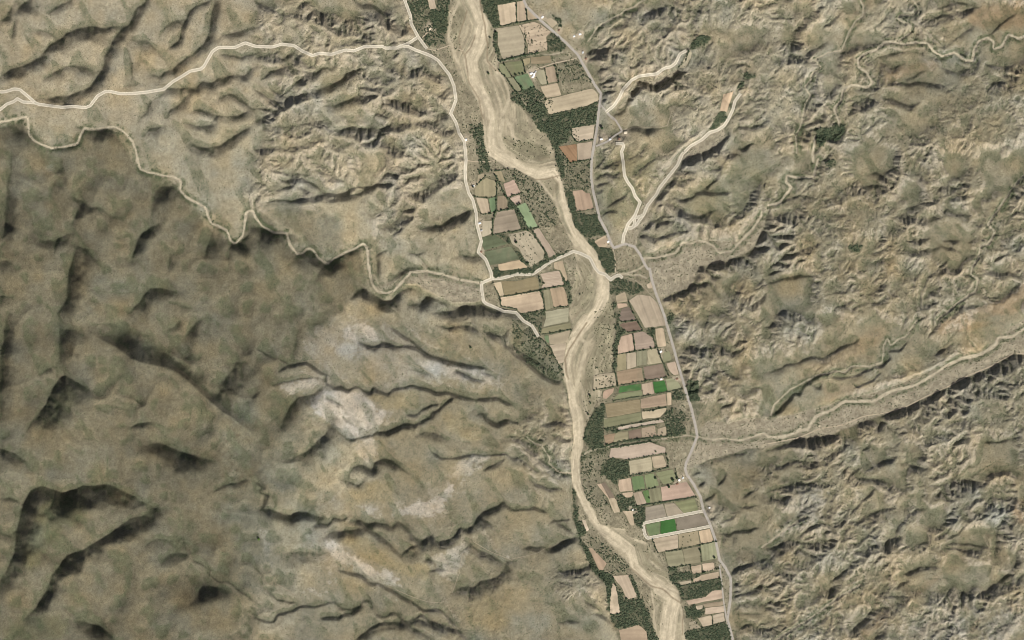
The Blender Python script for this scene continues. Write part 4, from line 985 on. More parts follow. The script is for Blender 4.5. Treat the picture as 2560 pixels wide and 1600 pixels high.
DOTS = """
m1|.10|1000,330 1180,280 1260,310 1390,400 1340,470 1350,630 1120,670 1100,560 1060,430
m1|.25|1040,420 1130,400 1180,520 1150,620 1090,540
m1|.14|1310,1250 1430,1230 1420,1430 1330,1400
m3|.10|662,140 900,90 1090,350 1080,440 950,530 880,460 790,300
m4|.16|530,1210 780,1170 800,1320 530,1370
m2|.12|1665,110 1760,90 1760,260 1700,250
m3|.12|1800,260 1900,240 1900,290
m7|.10|1640,1300 1700,1280 1770,1360 1650,1380
m6|.05|1300,690 1530,650 1550,810 1310,850
m5|.08|1130,470 1290,440 1310,550 1140,560
"""
CELL = 5.0                      # metres per grid cell
MARG = 56                        # cells outside the surveyed sheet
U = 2.0                          # map units per cell
GW, GH = 1280 + 2*MARG, 800 + 2*MARG
rng = np.random.default_rng(7)

def sheet_pts(sheet, text):
    ox, oy, w = SHEETS[sheet]
    a = np.array([[float(v) for v in p.split(',')] for p in text.split()])
    return np.column_stack((ox + a[:,0]*w/2419.0, oy + a[:,1]*w/2419.0))     # map units
def multi_pts(text):
    return np.vstack([sheet_pts(*part.split(':')) for part in text.split('|')])
def to_grid(p): return p/U + MARG
def rows(text): return [r.split('|') for r in text.strip().splitlines()]

def vnoise(shape, period, seed):
    r = np.random.default_rng(seed)
    h, w = shape
    py = period[1] if isinstance(period, tuple) else period
    px = period[0] if isinstance(period, tuple) else period
    n = r.standard_normal((int(h/py)+4, int(w/px)+4))
    y = np.arange(h)/py; x = np.arange(w)/px
    yi = y.astype(int); xi = x.astype(int); fy = y-yi; fx = x-xi
    fy = fy*fy*fy*(fy*(fy*6-15)+10); fx = fx*fx*fx*(fx*(fx*6-15)+10)
    fy = fy[:,None]; fx = fx[None,:]
    g = lambda a, b: n[(yi+a)[:,None], (xi+b)[None,:]]
    return (g(0,0)*(1-fx)+g(0,1)*fx)*(1-fy) + (g(1,0)*(1-fx)+g(1,1)*fx)*fy
def fbm(shape, period, octv, seed, gain=.5):
    o = 0; a = 1; t = 0
    for i in range(octv):
        o = o + a*vnoise(shape, tuple(q/2**i for q in period) if isinstance(period, tuple) else period/2**i, seed+i); t += a*a; a *= gain
    return o/np.sqrt(t)
def blur(a, s):
    if s < .3: return a
    for ax in (0, 1):
        n = a.shape[ax]
        r = int(3*s)+1
        k = np.exp(-.5*(np.arange(-r, r+1)/s)**2); k /= k.sum()
        pad = [(0,0),(0,0)]; pad[ax] = (r, r)
        b = np.pad(a, pad, mode='edge')
        L = 1 << int(np.ceil(np.log2(b.shape[ax]+2*r+1)))
        sh = [1,1]; sh[ax] = L//2+1
        f = np.fft.rfft(b, L, axis=ax)*np.fft.rfft(k, L).reshape(sh)
        b = np.fft.irfft(f, L, axis=ax)
        sl = [slice(None)]*2; sl[ax] = slice(2*r, 2*r+n)
        a = b[tuple(sl)]
    return a
def smooth(e0, e1, x):
    t = np.clip((x-e0)/(e1-e0), 0, 1); return t*t*(3-2*t)

def poly_mask(p, shape=None, ss=2):
    """coverage 0..1 of a polygon given in grid cells"""
    H, W = shape or (GH, GW)
    m = np.zeros((H, W), np.float32)
    x0 = max(int(p[:,0].min())-1, 0); x1 = min(int(p[:,0].max())+2, W)
    y0 = max(int(p[:,1].min())-1, 0); y1 = min(int(p[:,1].max())+2, H)
    if x1 <= x0 or y1 <= y0: return m
    xs = x0 - .5 + (np.arange((x1-x0)*ss)+.5)/ss
    ys = y0 - .5 + (np.arange((y1-y0)*ss)+.5)/ss
    ins = np.zeros((len(ys), len(xs)), bool)
    q = np.roll(p, -1, 0)
    for (ax, ay), (bx, by) in zip(p, q):
        if ay == by: continue
        c = (ys >= min(ay, by)) & (ys < max(ay, by))
        if not c.any(): continue
        xx = ax + (ys[c]-ay)*(bx-ax)/(by-ay)
        ins[c] ^= xs[None,:] < xx[:,None]
    m[y0:y1, x0:x1] = ins.reshape(y1-y0, ss, x1-x0, ss).mean((1,3))
    return m
def line_field(p, pad, shape=None):
    """window, distance and side (+ right hand) to a polyline in grid cells"""
    H, W = shape or (GH, GW)
    x0 = max(int(p[:,0].min()-pad), 0); x1 = min(int(p[:,0].max()+pad)+2, W)
    y0 = max(int(p[:,1].min()-pad), 0); y1 = min(int(p[:,1].max()+pad)+2, H)
    if x1 <= x0 or y1 <= y0: return None
    X, Y = np.meshgrid(np.arange(x0, x1, dtype=np.float32), np.arange(y0, y1, dtype=np.float32))
    best = np.full(X.shape, 1e9, np.float32); side = np.ones(X.shape, np.float32); tt = np.zeros(X.shape, np.float32)
    acc = 0.
    for a, b in zip(p[:-1], p[1:]):
        d = b-a; l2 = max(d@d, 1e-9)
        bx0 = max(int(min(a[0], b[0])-pad)-x0, 0); bx1 = int(max(a[0], b[0])+pad)+2-x0
        by0 = max(int(min(a[1], b[1])-pad)-y0, 0); by1 = int(max(a[1], b[1])+pad)+2-y0
        s = (slice(by0, max(by1, 0)), slice(bx0, max(bx1, 0)))
        rx = X[s]-a[0]; ry = Y[s]-a[1]
        if rx.size == 0: acc += l2**.5; continue
        t = np.clip((rx*d[0]+ry*d[1])/l2, 0, 1)
        ex = rx-t*d[0]; ey = ry-t*d[1]
        dist = np.hypot(ex, ey)
        c = dist < best[s]
        best[s] = np.where(c, dist, best[s])
        side[s] = np.where(c, np.sign(d[0]*ry-d[1]*rx), side[s])
        tt[s] = np.where(c, acc+t*l2**.5, tt[s])
        acc += l2**.5
    return (slice(y0, y1), slice(x0, x1)), best, side, tt, acc
def wobble_line(p, amp, seed, step=3.0):
    """resample a polyline and give it small natural bends"""
    d = np.hypot(*np.diff(p, axis=0).T); s = np.concatenate(([0], np.cumsum(d)))
    n = max(int(s[-1]/step), 1)+1
    t = np.linspace(0, s[-1], n)
    q = np.column_stack((np.interp(t, s, p[:,0]), np.interp(t, s, p[:,1])))
    r = np.random.default_rng(seed)
    for k, a in ((5, 1.0), (2.2, .6)):
        m = int(n*step/(k*step))+4
        for ax in (0, 1):
            v = r.standard_normal(m)*amp*a
            q[:,ax] += np.interp(np.linspace(0, m-1, n), np.arange(m), v)
    return q

def dist_to(mask):
    """distance (cells) to a mask, by jump flooding at half resolution"""
    m = mask[::2, ::2]; H, W = m.shape
    Y, X = np.mgrid[0:H, 0:W].astype(np.float32)
    sx = np.where(m, X, -1e6).astype(np.float32); sy = np.where(m, Y, -1e6).astype(np.float32)
    best = np.where(m, 0, 1e12).astype(np.float32)
    k = 512
    while k >= 1:
        for dy in (-k, 0, k):
            for dx in (-k, 0, k):
                if not (dx or dy): continue
                ys, yd = slice(max(0, dy), H+min(0, dy)), slice(max(0, -dy), H+min(0, -dy))
                xs, xd = slice(max(0, dx), W+min(0, dx)), slice(max(0, -dx), W+min(0, -dx))
                if ys.start >= ys.stop or xs.start >= xs.stop: continue
                cx = sx[ys, xs]; cy = sy[ys, xs]
                dd = (cx-X[yd, xd])**2+(cy-Y[yd, xd])**2
                c = dd < best[yd, xd]
                best[yd, xd] = np.where(c, dd, best[yd, xd])
                sx[yd, xd] = np.where(c, cx, sx[yd, xd]); sy[yd, xd] = np.where(c, cy, sy[yd, xd])
        k //= 2
    return 2*resize(np.sqrt(best), (mask.shape))
def resize(a, shape):
    H, W = shape; h, w = a.shape
    y = np.linspace(0, h-1, H); x = np.linspace(0, w-1, W)
    yi = np.minimum(y.astype(int), h-2); xi = np.minimum(x.astype(int), w-2)
    fy = (y-yi)[:,None]; fx = (x-xi)[None,:]
    t = a[yi]*(1-fy)+a[yi+1]*fy
    return t[:,xi]*(1-fx)+t[:,xi+1]*fx

NB = [(-1,-1,2**.5),(-1,0,1),(-1,1,2**.5),(0,-1,1),(0,1,1),(1,-1,2**.5),(1,0,1),(1,1,2**.5)]
def receivers(h, fixed, jit=None, it=0):
    H, W = h.shape
    best = np.zeros((H, W), np.float32); rec = np.arange(H*W).reshape(H, W).copy()
    idx = rec.copy(); dst = np.ones((H, W), np.float32)
    hp = np.pad(h, 1, mode='constant', constant_values=1e9); ip = np.pad(idx, 1, mode='edge')
    for q, (dy, dx, l) in enumerate(NB):
        s = (h-hp[1+dy:1+dy+H, 1+dx:1+dx+W])/l
        if jit is not None: s = s*np.roll(jit, (q*97+it*31, q*53+it*17), (0, 1))
        c = s > best
        best = np.where(c, s, best); rec = np.where(c, ip[1+dy:1+dy+H, 1+dx:1+dx+W], rec); dst = np.where(c, l, dst)
    rec = np.where(fixed, idx, rec)
    return rec.ravel(), dst.ravel()
def drainage(rec, w):
    """drainage area by pointer doubling down the flow tree"""
    n = rec.size; root = rec == np.arange(n)
    r = np.where(root, n, rec); r = np.append(r, n)
    a = np.append(w, 0.)
    for _ in range(12):
        add = np.bincount(r, a, n+1); add[n] = 0
        a = a+add; r = r[r]
        if (r == n).all(): break
    return a[:n]
def erode(h, fixed, K, UP, steps, dx, m=.5, talus=.9, diff=.02, seed=0):
    """stream power erosion, implicit, solved down the flow tree by pointer doubling"""
    shape = h.shape; jit = np.random.default_rng(seed).uniform(.62, 1.38, shape).astype(np.float32)
    for it in range(steps):
        h = h + np.where(fixed, 0, UP)
        rec, dst = receivers(h, fixed, jit, it//3)
        A = drainage(rec, np.ones(rec.size)*dx*dx)
        F = (K.ravel()*A**m/(dst*dx))
        root = rec == np.arange(rec.size)
        F = np.where(root, 0, F)
        b = F/(1+F); a = h.ravel()/(1+F); a = np.where(root, h.ravel(), a); b = np.where(root, 0, b)
        r = rec.copy()
        for _ in range(11):
            a = a+b*a[r]; b = b*b[r]; r = r[r]
            if not (b > 1e-7).any(): break
        h = a.reshape(shape)
        # creep and slope failure
        hp = np.pad(h, 1, mode='edge')
        lap = hp[:-2,1:-1]+hp[2:,1:-1]+hp[1:-1,:-2]+hp[1:-1,2:]-4*h
        h = h+np.where(fixed, 0, diff*lap)
        tl = talus*dx
        mv = np.zeros(shape)
        for dy, dxx in ((0,1),(1,0)):
            H, W = shape
            s0 = (slice(0, H-dy), slice(0, W-dxx)); s1 = (slice(dy, H), slice(dxx, W))
            d = h[s0]-h[s1]
            t = np.sign(d)*np.maximum(np.abs(d)-tl, 0)*.22
            mv[s0] -= t; mv[s1] += t
        h = h+np.where(fixed, 0, mv)
    return h, A.reshape(shape)

def build_terrain(verbose=False):
    import time; t0 = time.time()
    T = {}
    S = (GH, GW)
    riv = to_grid(np.vstack((multi_pts(RIVER_W), multi_pts(RIVER_E)[::-1])))
    val = to_grid(np.vstack((multi_pts(VALLEY_W), multi_pts(VALLEY_E)[::-1])))
    river = poly_mask(wobble_line(np.vstack((riv, riv[:1])), .5, 21, 3.)); valley = np.maximum(poly_mask(wobble_line(np.vstack((val, val[:1])), 1.3, 22, 4.)), river)
    floors = np.zeros(S, np.float32)
    for sh, pts in rows(FLOORS): fp = to_grid(sheet_pts(sh, pts)); floors = np.maximum(floors, poly_mask(wobble_line(np.vstack((fp, fp[:1])), .7, len(pts), 3.)))
    wash = np.zeros(S, np.float32)
    for i, (sh, w, pts) in enumerate(rows(WASHES)):
        p = wobble_line(to_grid(sheet_pts(sh, pts)), .35, 100+i)
        f = line_field(p, 14)
        if f is None: continue
        win, d, sd, tt, L = f
        hw = float(w)/U/2*.8
        wob = 1+.14*np.sin(tt*.21+i)+.10*np.sin(tt*.053+2*i)
        wash[win] = np.maximum(wash[win], (1-smooth(hw*wob-.6, hw*wob+.6, d))*(1. if float(w) > 6.5 else .72))
    if verbose: print('masks', time.time()-t0)
    # slope of the traced escarpments along the line of the sun
    g = np.zeros(S, np.float32); foot = np.zeros(S, np.float32)
    nz = fbm(S, 14, 3, 11); nz2 = fbm(S, 5, 2, 17)
    for i, (sh, ws, pts) in enumerate(rows(SCARPS)):
        w, s = [float(v) for v in ws.split()]
        p = wobble_line(to_grid(sheet_pts(sh, pts)), .45 if SHEETS[sh][2] > 400 else .3, 500+i, 2.2)
        flip = w < 0; w = abs(w)/U
        f = line_field(p, w*1.6+3)
        if f is None: continue
        win, d, sd, tt, L = f
        sd = -sd if flip else sd
        e = np.minimum(tt, L-tt)                            # taper to the ends
        taper = smooth(-.2*w, min(1.2*w, .3*L)+.5, e)
        ww = w*(.5+.4*taper)*(1+.25*nz[win]) + .7
        sdist = d*sd
        prof = smooth(-.9, .35, sdist)*(1.18-.18*smooth(0, .5*ww, sdist))*(1-smooth(.25*ww, 1.2*ww, sdist))
        v = s*prof*(.45+.55*taper)*(1+.22*nz2[win]+.12*nz[win])
        if s >= .55: foot[win] = np.maximum(foot[win], (1-smooth(.5, 1.7, np.abs(sdist-.3)))*taper*min(s, 1))
        g[win] = np.maximum(g[win], v) + .25*np.minimum(g[win], v)
    g = np.minimum(g, 1.0)
    T['foot'] = foot
    flat = np.clip(valley+floors, 0, 1)
    g *= (1-.97*blur(flat, .7))
    G = 1.25*g
    if verbose: print('scarps', time.time()-t0)
    G = G*(1-.02*blur(poly_mask(to_grid(sheet_pts('F', MOUNT))), 8.))
    lowp = blur(G, 42.)
    gz = G-np.minimum(lowp, .30)
    ky = np.fft.fftfreq(GH)[:,None]*2*np.pi; kx = np.fft.fftfreq(GW)[None,:]*2*np.pi
    az = np.radians(SUN_AZ); lx, ly = -np.sin(az), np.cos(az)             # away from the sun, y down the sheet
    kl = kx*lx+ky*ly; kc = -kx*ly+ky*lx
    k2 = kl**2+.035*kc**2+2e-5
    h1 = np.fft.ifft2(np.fft.fft2(-gz)*(-1j*kl)/k2).real*CELL
    if verbose: print('sfs range', h1.min(), h1.max(), time.time()-t0)
    # valley floor and plateaus
    Y, X = np.mgrid[0:GH, 0:GW]
    rd = dist_to(river > .5)
    zv = (GH-Y)*.018 + np.minimum(rd, 500)*.075
    base = np.clip(valley+floors, 0, 1) > .5
    fd = dist_to(base)
    T['fd'] = fd
    # how strongly the land is dissected
    bad = np.zeros(S, np.float32)
    for sh, amt, pts in rows(DISSECT):
        m = poly_mask(to_grid(sheet_pts(sh, pts)))
        bad = bad*(1-m)+float(amt)*m
    bad = blur(bad, 13.)
    bad *= np.clip(1+.62*fbm(S, 52, 3, 31), .18, 1.6)
    T['bad'] = bad
    mt = blur(poly_mask(to_grid(sheet_pts('F', MOUNT))), 12.)
    plate = 60*(1-np.exp(-fd/85.))
    hc = zv + plate + h1*smooth(0, 8, fd)
    h0 = hc + bad*(2.2*fbm(S, 10, 3, 41, .6)+6*fbm(S, 50, 2, 43))
    h0 = h0 + mt*(13*fbm(S, 75, 3, 71)-13*np.abs(fbm(S, 52, 3, 73)))
    h0 = np.where(base, zv, h0)
    fixed = base | (wash > .5)
    h0 = np.where((wash > .5) & ~base, np.minimum(h0, zv+plate*.5), h0)
    fixed[0,:] = fixed[-1,:] = fixed[:,0] = fixed[:,-1] = True
    # coarse then fine
    hh = h0[::2, ::2]; fh = fixed[::2, ::2]; bh = bad[::2, ::2]
    Kh = .02*np.clip(bh, 0, 2)**1.2*np.exp(.45*fbm(hh.shape, 9, 2, 51))
    e, A = erode(hh, fh & base[::2, ::2], Kh, .6*np.clip(bh, 0, 1.5), 60, 2*CELL, diff=.012, talus=.8)
    h = h0 + resize(e-hh, S)*(~base)
    if verbose: print('coarse', time.time()-t0)
    K = .02*np.clip(bad, 0, 2)**1.2*np.exp(.5*fbm(S, 5, 2, 61))
    h = h + bad*1.2*rng.standard_normal(S)*(~base)
    h, A = erode(h, base, K, .55*np.clip(bad, 0, 1.5), 28, CELL, diff=.01, talus=.85)
    if verbose: print('fine', time.time()-t0)
    al = (.30+.34*smooth(.2, 1.0, bad))*(.45+.55*smooth(0, 9, fd))
    ah = al*(1+.5*smooth(.3, .9, bad))
    hc = hc + .15*(h1-blur(h1, 10.))*smooth(.2, .9, bad)*smooth(0, 4, fd)
    hc = hc + mt*(13*fbm(S, 75, 3, 71)-13*np.abs(fbm(S, 52, 3, 73)))
    D = h-hc; Dl = blur(D*(~base), 4.)
    h = np.where(base, zv, hc+al*Dl+ah*(D-Dl))
    hp = h-blur(h, 2.5)
    h = h+.45*hp*smooth(0, 3, fd)*smooth(.3, .7, bad)
    # rills cut along the drainage, then slopes settle to what dry soil can hold
    lg = np.log10(np.maximum(A, 10.))
    rill = blur(np.clip(lg-2.9, 0, 1.6)*(~base), .55)
    h = h-1.5*rill*(.45+.75*smooth(.1, .7, bad))*smooth(0, 2, fd)
    for it in range(10):
        mv = np.zeros(S)
        for s0, s1 in (((slice(None), slice(0, -1)), (slice(None), slice(1, None))), ((slice(0, -1), slice(None)), (slice(1, None), slice(None)))):
            d = h[s0]-h[s1]; t = np.sign(d)*np.maximum(np.abs(d)-.74*CELL, 0)*.24
            mv[s0] -= t; mv[s1] += t
        h = h+np.where(base, 0, mv)
    h = h-2.6*blur(river, .6)*base
    T['rill'] = rill
    T.update(h=h, A=A, river=river, valley=valley, floors=floors, wash=wash, base=base, zv=zv)
    return T
MOUNT = "-80,290 60,300 190,330 330,400 420,440 500,540 560,575 690,580 760,620 870,680 800,760 640,880 800,1030 850,1080 820,1160 700,1400 640,1600 -80,1600"
DISSECT = """
F|.15|-80,-80 2600,-80 2600,1700 -80,1700
F|.16|-80,290 60,300 190,330 330,400 420,440 500,540 560,575 690,580 760,620 870,680 800,760 640,880 800,1030 850,1080 820,1160 700,1400 640,1600 -80,1600
a2|1.1|40,130 300,60 700,20 900,-60 1420,-60 1500,400 1850,800 1990,1512 160,1512 120,900
b2|1.1|-60,-60 2000,-60 2000,420 1500,420 1400,700 900,560 500,480 60,440 -60,440
a2|.35|700,900 1200,920 1150,1160 760,1180
b2|.4|1500,420 2050,400 2100,900 1500,980 1000,860 900,700 1300,720
F|.35|1240,700 1340,860 1360,1200 1380,1512 1450,1700 1000,1700 900,1300 1000,1050 800,900 860,760
s2|.8|0,0 1130,0 1150,1400 0,1400
m7|.8|-60,660 380,660 620,900 640,1180 200,1330 -60,1330
F|1|1400,-60 2600,-60 2600,1700 1740,1700 1700,1250 1640,1000 1570,720 1540,600 1400,300 1420,100
n1|.7|240,700 560,420 1000,560 1000,800 800,1100 600,1400 300,1300
n1|.35|1500,950 1830,700 2000,560 2419,350 2419,700 2200,1300 1900,1400 1300,1300
c4|.3|60,900 400,560 900,500 1400,100 2100,-60 2480,-60 2480,60 2100,200 1700,400 1000,640 500,820 100,900
c4|.4|0,350 400,340 800,150 1200,0 1300,200 800,420 400,520 60,760 0,760
a4|.35|1080,640 1500,520 1700,660 1400,800 1100,860
a4|.3|1900,150 2480,-60 2480,560 1900,560 1760,400
m5|.35|1700,1000 2100,850 2419,800 2419,1500 1950,1500
F|.7|1640,1130 1740,1150 1850,1280 1800,1512 1720,1512
F|1.3|1850,1200 2419,1000 2600,1300 2600,1700 1850,1700
F|1.25|1950,380 2500,240 2600,500 2500,700 2100,720 1900,600
"""
# ---------------------------------------------------------------- materials
def principled(name, rough=.95, spec=.15):
    m = bpy.data.materials.new(name); m.use_nodes = True
    nt = m.node_tree; b = nt.nodes['Principled BSDF']
    b.inputs['Roughness'].default_value = rough; b.inputs['Specular IOR Level'].default_value = spec
    return m, nt, b
def nnode(nt, t, **kw):
    n = nt.nodes.new(t)
    for k, v in kw.items():
        if k in n.inputs: n.inputs[k].default_value = v
        else: setattr(n, k, v)
    return n
def ground_mat(name, grain=.35, bump=1.2, scale=.11, relief=0):
    """soil colour from the surveyed cover, broken up by procedural grain and relief"""
    m, nt, b = principled(name)
    at = nnode(nt, 'ShaderNodeAttribute', attribute_name='soil')
    ge = nnode(nt, 'ShaderNodeNewGeometry')
    n1 = nnode(nt, 'ShaderNodeTexNoise', Scale=scale, Detail=4.0, Roughness=.7)
    n2 = nnode(nt, 'ShaderNodeTexNoise', Scale=scale*.22, Detail=3.0, Roughness=.6)
    for n in (n1, n2): nt.links.new(ge.outputs['Position'], n.inputs['Vector'])
    ad = nnode(nt, 'ShaderNodeMath', operation='ADD'); nt.links.new(n1.outputs['Fac'], ad.inputs[0]); nt.links.new(n2.outputs['Fac'], ad.inputs[1])
    mr = nnode(nt, 'ShaderNodeMapRange'); nt.links.new(ad.outputs[0], mr.inputs['Value'])
    mr.inputs['From Min'].default_value = .65; mr.inputs['From Max'].default_value = 1.35
    mr.inputs['To Min'].default_value = 1-grain; mr.inputs['To Max'].default_value = 1+grain
    mx = nnode(nt, 'ShaderNodeVectorMath', operation='SCALE')
    nt.links.new(at.outputs['Color'], mx.inputs[0]); nt.links.new(mr.outputs[0], mx.inputs['Scale'])
    nt.links.new(mx.outputs[0], b.inputs['Base Color'])
    bp = nnode(nt, 'ShaderNodeBump', Strength=.6, Distance=bump)
    nt.links.new(n1.outputs['Fac'], bp.inputs['Height']); last = bp
    if relief:                           # small rills and ribs, finer than the land sheet itself
        n3 = nnode(nt, 'ShaderNodeTexNoise', noise_type='RIDGED_MULTIFRACTAL', normalize=False, Scale=.021, Detail=5.0, Roughness=.62, Distortion=.6)
        nt.links.new(ge.outputs['Position'], n3.inputs['Vector'])
        m3 = nnode(nt, 'ShaderNodeMath', operation='MULTIPLY'); nt.links.new(n3.outputs['Fac'], m3.inputs[0]); nt.links.new(at.outputs['Alpha'], m3.inputs[1])
        b3 = nnode(nt, 'ShaderNodeBump', Strength=1.0, Distance=relief, invert=True)
        nt.links.new(m3.outputs[0], b3.inputs['Height']); nt.links.new(bp.outputs[0], b3.inputs['Normal']); last = b3
    nt.links.new(last.outputs[0], b.inputs['Normal'])
    return m
M_GROUND = ground_mat('dry_soil', .28, 2.0, .15, 9.0)
M_SAND = ground_mat('river_sand', .10, .8)
M_FIELD = ground_mat('field_soil', .10, .6, .2)
M_ROAD = ground_mat('road_gravel', .06, .2, .2)
def leaf_mat(name, c0, c1, attr):
    m, nt, b = principled(name, .85, .2)
    at = nnode(nt, 'ShaderNodeAttribute', attribute_name=attr, attribute_type='INSTANCER') if attr else nnode(nt, 'ShaderNodeObjectInfo')
    ge = nnode(nt, 'ShaderNodeNewGeometry')
    n1 = nnode(nt, 'ShaderNodeTexNoise', Scale=.5, Detail=2.0); nt.links.new(ge.outputs['Position'], n1.inputs['Vector'])
    ad = nnode(nt, 'ShaderNodeMath', operation='MULTIPLY_ADD'); nt.links.new(n1.outputs['Fac'], ad.inputs[0]); ad.inputs[1].default_value = .6
    nt.links.new(at.outputs['Fac' if attr else 'Random'], ad.inputs[2])
    sb = nnode(nt, 'ShaderNodeMath', operation='SUBTRACT', use_clamp=True); nt.links.new(ad.outputs[0], sb.inputs[0]); sb.inputs[1].default_value = .3
    mx = nnode(nt, 'ShaderNodeMix', data_type='RGBA')
    nt.links.new(sb.outputs[0], mx.inputs['Factor']); mx.inputs[6].default_value = (*c0, 1); mx.inputs[7].default_value = (*c1, 1)
    nt.links.new(mx.outputs[2], b.inputs['Base Color'])
    return m
M_WOOD = leaf_mat('riverside_leaves', (.026, .042, .024), (.084, .100, .058), 'tint')
M_SCRUB = leaf_mat('scrub_leaves', (.040, .052, .028), (.095, .100, .056), 'tint')
M_TREE = leaf_mat('tree_leaves', (.014, .030, .014), (.036, .060, .026), None)
def flat_mat(name, c, rough=.8, spec=.3, var=.12, scale=1.5):
    m, nt, b = principled(name, rough, spec)
    ge = nnode(nt, 'ShaderNodeTexCoord')
    n1 = nnode(nt, 'ShaderNodeTexNoise', Scale=scale, Detail=3.0); nt.links.new(ge.outputs['Object'], n1.inputs['Vector'])
    mr = nnode(nt, 'ShaderNodeMapRange'); nt.links.new(n1.outputs['Fac'], mr.inputs['Value'])
    mr.inputs['To Min'].default_value = 1-var; mr.inputs['To Max'].default_value = 1+var
    mx = nnode(nt, 'ShaderNodeVectorMath', operation='SCALE'); mx.inputs[0].default_value = c
    nt.links.new(mr.outputs[0], mx.inputs['Scale']); nt.links.new(mx.outputs[0], b.inputs['Base Color'])
    return m
M_LIME = leaf_mat('fresh_leaves', (.06, .12, .02), (.11, .19, .04), None)
M_BARK = flat_mat('bark', (.09, .065, .045)); M_WALL = flat_mat('plaster_wall', (.55, .5, .42))
ROOF = dict(white=flat_mat('white_roof', (.82, .82, .80), .5), grey=flat_mat('grey_roof', (.42, .42, .41)), tin=flat_mat('tin_roof', (.55, .58, .58), .4, .5),
            brown=flat_mat('brown_roof', (.22, .13, .09)), cream=flat_mat('cream_roof', (.66, .58, .44)))
M_DOOR = flat_mat('door_wood', (.12, .07, .04)); M_PANE = flat_mat('window_glass', (.03, .035, .04), .15, .5); M_METAL = flat_mat('white_tank_paint', (.8, .8, .78), .4)

# ---------------------------------------------------------------- object helpers
def link_mesh(name, verts, faces, mat, parent=None, smooth_=True, color=None):
    me = bpy.data.meshes.new(name)
    verts = np.asarray(verts, np.float32); faces = np.asarray(faces, np.int32)
    nf, k = faces.shape
    me.vertices.add(len(verts)); me.vertices.foreach_set('co', verts.ravel())
    me.loops.add(nf*k); me.loops.foreach_set('vertex_index', faces.ravel())
    me.polygons.add(nf); me.polygons.foreach_set('loop_start', np.arange(nf, dtype=np.int32)*k)
    me.update(calc_edges=True)
    me.polygons.foreach_set('use_smooth', np.full(nf, smooth_))
    if color is not None: set_soil(me, color)
    me.materials.append(mat)
    o = bpy.data.objects.new(name, me); COL.objects.link(o); o.parent = parent
    return o
def set_soil(me, c):
    a = me.attributes.new('soil', 'FLOAT_COLOR', 'POINT')
    c = np.asarray(c, np.float32)
    if c.shape[1] == 3: c = np.column_stack((c, np.ones(len(c), np.float32)))
    a.data.foreach_set('color', np.ascontiguousarray(c, np.float32).ravel())
def tag(o, label, cat, group=None):
    o['label'] = label; o['category'] = cat
    if group: o['group'] = group
def bm_mesh(name, bm):
    me = bpy.data.meshes.new(name); bm.to_mesh(me); bm.free(); return me
def part(name, me, mat, parent, loc=(0,0,0)):
    if not me.materials: me.materials.append(mat)
    o = bpy.data.objects.new(name, me); COL.objects.link(o); o.parent = parent; o.location = loc
    return o

# ---------------------------------------------------------------- the land
T = build_terrain()
H = T['h']; S = H.shape
def gx_world(gx): return (gx-MARG)*CELL-3200.0
def gy_world(gy): return 2000.0-(gy-MARG)*CELL
def map_world(p): return np.column_stack(((p[:,0]-1280)*2.5, (800-p[:,1])*2.5))
def sample(a, wx, wy):
    x = np.clip((np.asarray(wx)+3200)/CELL+MARG, 0, GW-1.001); y = np.clip((2000-np.asarray(wy))/CELL+MARG, 0, GH-1.001)
    xi = x.astype(int); yi = y.astype(int); fx = x-xi; fy = y-yi
    return (a[yi,xi]*(1-fx)+a[yi,xi+1]*fx)*(1-fy)+(a[yi+1,xi]*(1-fx)+a[yi+1,xi+1]*fx)*fy

road_lines = [multi_pts(r) for r in ROADS.strip().splitlines()]
paved_lines = [(float(r.split('|',1)[0]), multi_pts(r.split('|',1)[1])) for r in PAVED.strip().splitlines()]
track_lines = [(float(r.split('|',1)[0]), multi_pts(r.split('|',1)[1])) for r in TRACKS.strip().splitlines()]
# cut the roads into the hills
nearroad = np.full(S, 9., np.float32)
for p in road_lines+[p for w, p in paved_lines if w > 5]:
    f = line_field(to_grid(p), 6)
    if f: nearroad[f[0]] = np.minimum(nearroad[f[0]], f[1])
cut = 1-smooth(1.8, 4.5, nearroad)
H = H*(1-cut)+blur(H, 2.2)*cut
wc = blur(np.clip(T['wash']*1.4, 0, 1), 1.)*(~T['base']); H = H*(1-wc)+(blur(H, 3.)-1.5)*wc

# ---------------------------------------------------------------- colour of the soil
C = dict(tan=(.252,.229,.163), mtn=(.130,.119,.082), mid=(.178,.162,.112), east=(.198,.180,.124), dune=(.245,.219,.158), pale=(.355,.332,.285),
         orange=(.225,.178,.116), ochre=(.208,.179,.108), olive=(.148,.146,.090), grey=(.160,.160,.120), olivd=(.090,.092,.050))
rgb = np.empty(S+(3,), np.float32); rgb[:] = C['tan']
n40 = fbm(S, 40, 4, 201); n12 = fbm(S, 12, 3, 211); n4 = fbm(S, 4, 2, 221)
warpx = n12*3; 
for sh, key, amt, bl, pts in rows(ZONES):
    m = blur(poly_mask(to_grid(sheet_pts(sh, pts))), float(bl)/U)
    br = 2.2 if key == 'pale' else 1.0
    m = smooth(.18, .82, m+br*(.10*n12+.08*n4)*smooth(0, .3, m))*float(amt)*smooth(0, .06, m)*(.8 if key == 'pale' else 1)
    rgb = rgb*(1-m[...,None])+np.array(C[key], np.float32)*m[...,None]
gy_, gx_ = np.gradient(H, CELL); slope = np.hypot(gx_, gy_)
bad = np.clip(T['bad'], 0, 1.3)
# bare sediment on the steep ground of the badlands
ex = smooth(.30, .8, slope+.1*n4)*smooth(.25, .8, bad)*.55
rgb = rgb*(1-ex[...,None])+np.array((.34,.302,.240), np.float32)*ex[...,None]
